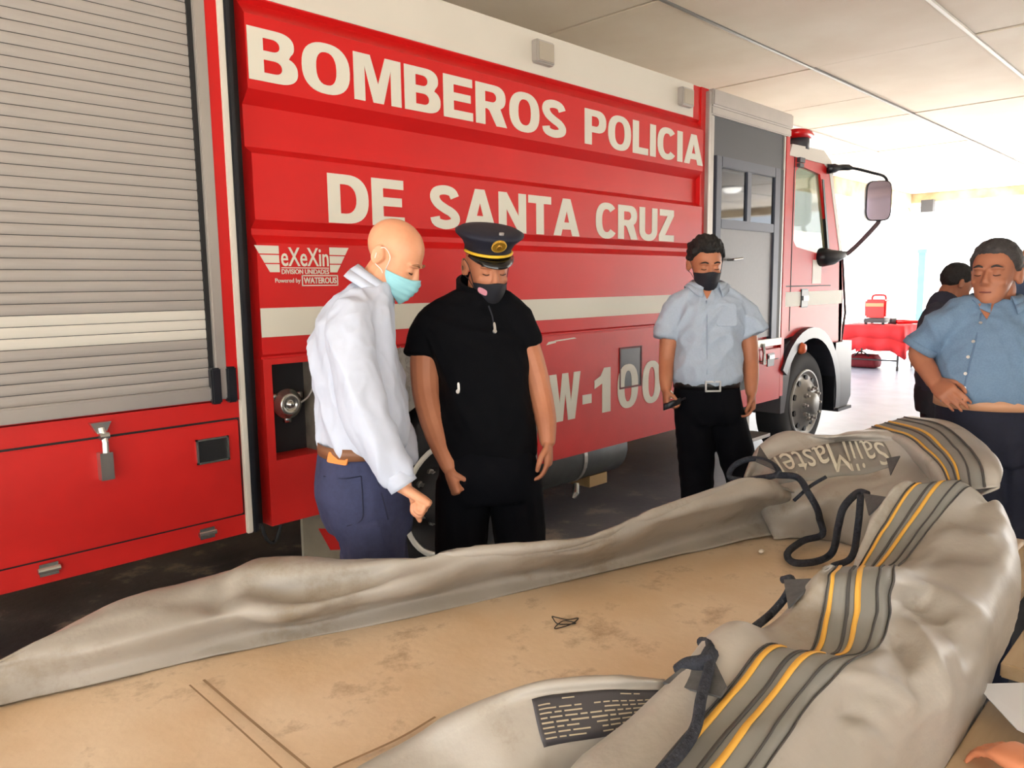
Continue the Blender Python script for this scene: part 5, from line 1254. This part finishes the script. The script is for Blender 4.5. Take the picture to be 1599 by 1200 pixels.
limb(g, [atD(1580, 482, D), atD(1608, 494, D), atD(1624, 510, D), atD(1636, 537, D), atD(1640, 570, D)], [.050, .060, .068, .066, .062], flat=True, fine=5)
shirt = cloth_obj('shirt', m4, g, SH_CHAM, .007, .010, (10, 10, 7), 19.0)
bs = bvh_of(shirt)
collar(m4, atD(1554, 468, D+.005), f, SH_CHAM, .082, .028, gap=22, b=bs)
skin_v(m4, bs, [(1526, 476), (1538, 473), (1552, 476), (1548, 486), (1541, 500), (1533, 488)], SKIN_D)
G().tube(cr([MH @ Vector((-.021, .094, -.071)), MH @ Vector((0, .1015, -.0715)), MH @ Vector((.021, .094, -.071))], 5), [.0012]+[.003]*9+[.0012], 6).out('lips', mat('lips', (128, 70, 62), .6), m4, True)
G().tube([atD(1441, 538, D+.04), atD(1434, 547, D+.05)], [.066, .066], 20).out('rolled_cuff', SH_CHAM, m4, True)
on_path('placket', mat('placket_blue', (94, 118, 146), .85), shirt, bs, [(1532, 490), (1524, 530), (1514, 570), (1506, 605)], .003)
for px, py in ((1531, 505), (1520, 534), (1512, 558), (1508, 584), (1506, 606)): stud('button', ZIPM, shirt, bs, px, py, .006, .006, .003, .001)
g = G()
tb = px_torso([(1546, 616, .182, .162, 0, 2.2), (1547, 650, .188, .165, 0, 2.2), (1548, 690, .188, .155, 0, 2.2), (1549, 720, .17, .13, 0, 2.2)], D); torso(g, tb, f)
an = []
for h_ in (h1, h2):
    lp = leg_pts(h_, (h_.x+f.x*.05, h_.y+f.y*.05), .02, f); an.append(lp[-1]); limb(g, lp[:-1]+[lp[-1]-UP*.03], [.105, .098, .082, .075, .070], flat=True)
cloth_obj('trousers', m4, g, TR_NAVY, .009, .005, (9, 9, 6), 23.0)
for a_ in an: shoe(m4, a_, f)
belt(m4, atD(1546, 625, D), f, .188, .172, BELT_TAN, .020)

# ---------------------------------------------------------------- figures further back, against the light
def back_person(label, D, hx, hy, face, pitch, bx, f, skin, topm, trm, arms, shoulders, hips, sc=1.0, capm=None, bands=False):
    f = f.normalized(); l = UP.cross(f)
    base = atD(bx, 600, D); r = root('person', label, 'person', (base.x, base.y, 0), 'people around the tank')
    M = head_frame(atD(hx, hy, D), face, pitch, 0, sc)
    g = G(); head_geo(g, M); sh = atD(shoulders[0], shoulders[1], D); hp = atD(hips[0], hips[1], D); nk = M @ Vector((0, -.03, -.06))
    limb(g, [sh+UP*.02, sh.lerp(nk, .6), nk], [.065, .06, .058])
    torso(g, [(hp, .14, .11, 2.2), (hp.lerp(sh, .5), .14, .11, 2.2), (sh-UP*.08, .15, .10, 2.2), (sh+UP*.03, .08, .06, 2)], f)
    for A_, pn, th, cu in arms:
        P_ = [atD(*p) for p in A_]; limb(g, P_, [.045, .042, .036, .032, .026][:len(P_)]); hand_geo(g, P_[-1], P_[-1]-P_[-2], pn, th, cu, .95)
    feet = []
    for xx in (.09, -.09): feet.append(leg_pts(hp+l*xx-UP*.02, (hp.x+l.x*xx*1.2, hp.y+l.y*xx*1.2), .02, f)); limb(g, feet[-1], [.075, .068, .05, .044, .036])
    skin_obj(r, g, skin, M, .006)
    face_parts(r, M, HAIR)
    if capm: hair(r, M, capm, front=.066, side=.006, back=-.06, thick=.012, amp=.004, seed=2)
    g = G(); torso(g, [(hp-UP*.02, .165, .13, 2.3), (hp.lerp(sh, .3), .17, .14, 2.3), (hp.lerp(sh, .65), .17, .135, 2.3), (sh-UP*.09, .185, .12, 2.3), (sh-UP*.02, .15, .095, 2.2), (sh+UP*.04, .08, .07, 2)], f)
    for A_, pn, th, cu in arms:
        P_ = [atD(*p) for p in A_]; limb(g, [P_[0].lerp(sh, .35)-UP*.02]+P_[:3]+[P_[2].lerp(P_[3], .75)], [.068, .072, .062, .058, .048], flat=True)
    limb(g, [sh-UP*.02, sh.lerp(nk, .35), sh.lerp(nk, .75)], [.10, .088, .072], flat=True)
    cloth_obj('jacket', r, g, topm, .009, .005, (7, 7, 4), 31+D)
    g = G(); torso(g, [(hp+UP*.02, .16, .13, 2.2), (hp-UP*.08, .175, .14, 2.2), (hp-UP*.16, .165, .125, 2.2)], f)
    for lp in feet: limb(g, [lp[0]-UP*.03]+lp[1:-1]+[lp[-1]-UP*.03], [.10, .095, .082, .076, .074], flat=True)
    t = cloth_obj('trousers', r, g, trm, .010, .005, (9, 9, 6), 41+D)
    for lp in feet:
        shoe(r, lp[-1], f)
        if bands:
            for a_, b_ in ((lp[1].lerp(lp[2], .35), .100), (lp[2].lerp(lp[3], .9), .088)): G().tube([a_+UP*.03, a_-UP*.03], [b_+.004, b_+.003], 24).out('reflective_band', mat('reflective_band', (196, 192, 150), .4), t, True)
    return r
back_person('dark-clad firefighter with reflective bands on the trousers, bent forward behind the man in blue', 5.0, 1494, 444, RIGHT*.97+FWD*.1, 25, 1470, RIGHT*.9-FWD*.2, SKIN_D, SH_DARK, mat('bunker_trousers', (34, 36, 44), .85), [([(1462, 492, 4.85), (1456, 530, 4.8), (1460, 565, 4.78), (1478, 590, 4.78), (1496, 606, 4.8)], FWD, UP, 30), ([(1480, 492, 5.15), (1490, 530, 5.2), (1500, 560, 5.2), (1515, 580, 5.2), (1530, 590, 5.2)], -FWD, UP, 30)], (1470, 482), (1466, 605), 1.0, HAIR, True)
back_person('dark-clad person with a raised arm at the right edge, behind the man in blue', 4.3, 1668, 425, -RIGHT*.6-FWD*.8, 5, 1660, -RIGHT*.4-FWD*.9, SKIN_D, mat('top_slate', (52, 64, 88), .85), TR_NAVY, [([(1626, 490, 4.25), (1602, 472, 4.15), (1579, 449, 4.1), (1597, 412, 4.15), (1616, 376, 4.2)], -FWD, RIGHT, 20), ([(1712, 492, 4.3), (1722, 540, 4.3), (1724, 590, 4.3), (1722, 625, 4.25), (1720, 650, 4.2)], -RIGHT, -FWD, 25)], (1668, 488), (1664, 640), 1.0, HAIR)

# ================================================================== near bench, paper and the hand at the lower right
bn = root('bench_table', 'pale wooden bench top at the lower right corner with a sheet of paper on it', 'table', (1.3, -0.05, 0))
for k in range(4): box('board', TOPW, bn, 0.75, 1.765, -0.55+k*0.225+0.004, -0.55+(k+1)*0.225-0.004, 0.715, 0.75, bevel=0.003)
for x in (0.82, 1.70):
    for y in (-0.48, 0.28): box('leg', LEGM, bn, x-0.025, x+0.025, y-0.025, y+0.025, 0, 0.715)
for y in (-0.48, 0.28): box('apron', LEGM, bn, 0.82, 1.70, y-0.012, y+0.012, 0.62, 0.715)
bn2 = root('bench_table', 'second pale wooden bench top beyond the paper, mostly out of the frame', 'table', (2.4, -0.05, 0))
for k in range(4): box('board', TOPW, bn2, 1.96, 2.9, -0.55+k*0.23+0.004, -0.55+(k+1)*0.23-0.004, 0.715, 0.75, bevel=0.003)
for x in (2.02, 2.84):
    for y in (-0.48, 0.28): box('leg', LEGM, bn2, x-0.025, x+0.025, y-0.025, y+0.025, 0, 0.715)
PAPER = mat('paper', (226, 230, 240), 0.7)
A = [atZ(1522, 1069, .79), atZ(1640, 1066, .79), atZ(1700, 1190, .80), atZ(1588, 1140, .80)]
pp = G().add(A, [(0, 1, 2, 3)]).out('paper', PAPER); solidify(pp, .0015, 0); tag(pp, 'white sheet of paper over the bench corner, held at the right edge', 'paper')
hw = atZ(1640, 1215, .80); ht = atZ(1590, 1185, .80)
hp_ = root('person', 'person out of frame whose hand rests on the bench at the lower right corner', 'person', (1.75, -0.72, 0), 'people around the tank')
f = Vector((-.25, 1, 0)).normalized(); l = UP.cross(f); b0 = Vector((1.75, -.72, 0))
MH = head_frame(b0+UP*1.6, f, 20, 0, 1.0)
g = G(); head_geo(g, MH); limb(g, [b0+UP*1.42, b0+UP*1.5, b0+UP*1.57], [.062, .06, .058])
torso(g, [(b0+UP*.92, .14, .11, 2.2), (b0+UP*1.2, .15, .11, 2.2), (b0+UP*1.38, .14, .09, 2.2), (b0+UP*1.46, .08, .06, 2)], f)
aw = [b0+UP*1.36-l*-.19, b0+UP*1.22+l*.24+f*.12, b0+UP*1.06+l*.25+f*.3, hw.lerp(b0+UP*1.06+l*.25+f*.3, .4)+UP*.02, hw]
limb(g, aw, [.046, .044, .038, .034, .027]); hand_geo(g, hw, ht-hw, -UP, Vector((1, 0, 0)), 20, .95)
ao = [b0+UP*1.36-l*.19, b0+UP*1.2-l*.24, b0+UP*1.06-l*.25, b0+UP*.94-l*.25+f*.08, b0+UP*.82-l*.25+f*.12]
limb(g, ao, [.046, .044, .038, .034, .027]); hand_geo(g, ao[-1], -UP, l, f, 25, .95)
LP = [leg_pts(b0+UP*.9+l*xx, (b0.x+l.x*xx*1.2, b0.y+l.y*xx*1.2), .02, f) for xx in (.09, -.09)]
for lp in LP: limb(g, lp, [.075, .068, .05, .044, .036])
skin_obj(hp_, g, mat('skin_warm', (226, 150, 110), .5, rgb2=(210, 132, 96), scale=9), MH, .006); hair(hp_, MH, HAIR)
g = G(); torso(g, [(b0+UP*.86, .165, .13, 2.3), (b0+UP*1.1, .17, .14, 2.3), (b0+UP*1.3, .185, .125, 2.3), (b0+UP*1.42, .14, .09, 2.2), (b0+UP*1.48, .08, .07, 2)], f)
for P_ in (aw, ao): limb(g, [P_[0].lerp(b0+UP*1.36, .35)]+P_[:2]+[P_[1].lerp(P_[2], .6)], [.068, .072, .064, .062], flat=True)
cloth_obj('shirt', hp_, g, SH_WHITE, .009, .004, (7, 7, 4), 61)
g = G(); torso(g, [(b0+UP*.94, .16, .13, 2.2), (b0+UP*.84, .175, .14, 2.2), (b0+UP*.76, .165, .125, 2.2)], f)
for lp in LP: limb(g, [lp[0]-UP*.03]+lp[1:-1]+[lp[-1]-UP*.03], [.10, .095, .082, .076, .074], flat=True); shoe(hp_, lp[-1], f)
cloth_obj('trousers', hp_, g, TR_NAVY, .010, .004, (9, 9, 6), 71)

# ================================================================== red table far behind
CLOTH = mat('red_cloth', (214, 40, 48), 0.8, var=0.12, scale=6)
c0 = atZ(1392, 510, 0.80)
tx0, tx1, ty0, ty1 = 14.6, 15.5, 4.55, 5.85
ty1 = 5.62
dt = root('display_table', 'folding table under a red cloth in the bright far opening', 'table', ((tx0+tx1)/2, (ty0+ty1)/2, 0))
box('tabletop', LEGM, dt, tx0, tx1, ty0, ty1, 0.77, 0.80)
for x in (tx0+.06, tx1-.06):
    for y in (ty0+.08, ty1-.08): G().tube([(x, y, 0), (x, y, .77)], .02).out('leg', LEGM, dt)
for x in (tx0+.06,): G().tube([(x, ty0+.08, .18), (x, ty1-.08, .18)], .015).out('cross_bar', LEGM, dt)
# cloth with a wavy hem, lower at the corner
g = G(); N = 60; per = []
for k in range(N):
    t = k/N*4; s_, u = int(t), t-int(t)
    P4 = [(tx0-.02, ty1+.02), (tx0-.02, ty0-.02), (tx1+.02, ty0-.02), (tx1+.02, ty1+.02)]
    a, b = P4[s_], P4[(s_+1) % 4]; per.append((a[0]+(b[0]-a[0])*u, a[1]+(b[1]-a[1])*u, s_, u))
cx, cy_ = (tx0+tx1)/2, (ty0+ty1)/2
topv = [(x, y, .806) for x, y, *_ in per]; hemv = []; midv = []
for k, (x, y, s_, u) in enumerate(per):
    dx, dy = x-cx, y-cy_; n_ = math.hypot(dx, dy); w_ = .05+.035*math.sin(k*1.3); drop_ = .42+.14*abs(2*u-1)**2+.03*math.sin(k*.9)
    hemv.append((x+dx/n_*w_, y+dy/n_*w_, .80-drop_)); midv.append((x+dx/n_*w_*.6, y+dy/n_*w_*.6, .80-drop_*.5))
g.add([(cx, cy_, .808)]+topv, [(0, 1+k, 1+(k+1) % N) for k in range(N)])
g.strip(topv+topv[:1], midv+midv[:1]); g.strip(midv+midv[:1], hemv+hemv[:1])
cl = g.out('tablecloth', CLOTH, None, True); solidify(cl, .006, 0); tag(cl, 'red cloth draped over the far display table', 'tablecloth')
# red case on a dark stand
c = atX(1370, 490, 15.0); cz = .816
gn = root('generator', 'red portable generator with a carrying handle on the red table', 'generator', (15.0, c.y, cz))
yw = .19
box('casing', mat('red_plastic', (216, 30, 34), .4), gn, 14.86, 15.2, c.y-yw, c.y+yw, cz+.12, cz+.46, bevel=.03)
box('front_plate', mat('plate_orange', (236, 150, 110), .5), gn, 14.85, 14.862, c.y-yw*.8, c.y+yw*.85, cz+.33, cz+.39)
G().tube(cr([(15.0, c.y-yw*.75, cz+.45), (15.0, c.y-yw*.6, cz+.53), (15.0, c.y+yw*.4, cz+.53), (15.0, c.y+yw*.55, cz+.45)], 5), .02).out('handle', CLOTH, gn, True)
box('stand', DARKGREY, gn, 14.84, 15.22, c.y-yw*.95, c.y+yw*.95, cz+.03, cz+.11)
for s_ in (-1, 1):
    for x in (14.87, 15.19): box('foot', BLACK, gn, x-.02, x+.02, c.y+s_*yw*.8-.02, c.y+s_*yw*.8+.02, cz, cz+.03)
p = atX(1412, 505, 15.0)
p.z += .04
cs_ = root('rescue_tool', 'red handled rescue tool lying on the red table beside the generator', 'tool', (15.0, p.y, .82))
G().tube([(15.0, p.y-.25, .87), (15.0, p.y+.1, .87), (15.02, p.y+.14, .87)], [.03, .045, .035]).out('tool_body', REDLENS, cs_, True)
G().tube([(15.0, p.y+.14, .875), (15.0, p.y+.24, .875)], [.06, .05]).out('motor', DARKGREY, cs_, True)
for s_ in (-1, 1): G().obox((15.0, p.y-.36, .86+s_*.02), (.012, 0, 0), (0, .12, s_*.01), (0, 0, .014)).out('jaw', ALU, cs_)
bg = root('equipment_bag', 'dark red bag on the floor under the far red table', 'bag', (14.95, 5.3, 0))
G().loft([((14.95, 5.05, .11), (.16, 0, 0), (0, 0, .09), 3), ((14.95, 5.1, .13), (.2, 0, 0), (0, 0, .13), 3), ((14.95, 5.5, .13), (.2, 0, 0), (0, 0, .13), 3), ((14.95, 5.55, .11), (.16, 0, 0), (0, 0, .09), 3)], 24).out('bag_body', mat('maroon', (120, 30, 40), .8), bg, True)
G().tube(cr([(14.8, 5.15, .2), (14.76, 5.25, .3), (14.76, 5.35, .3), (14.8, 5.45, .2)], 5), .014).out('bag_strap', BLACK, bg, True)
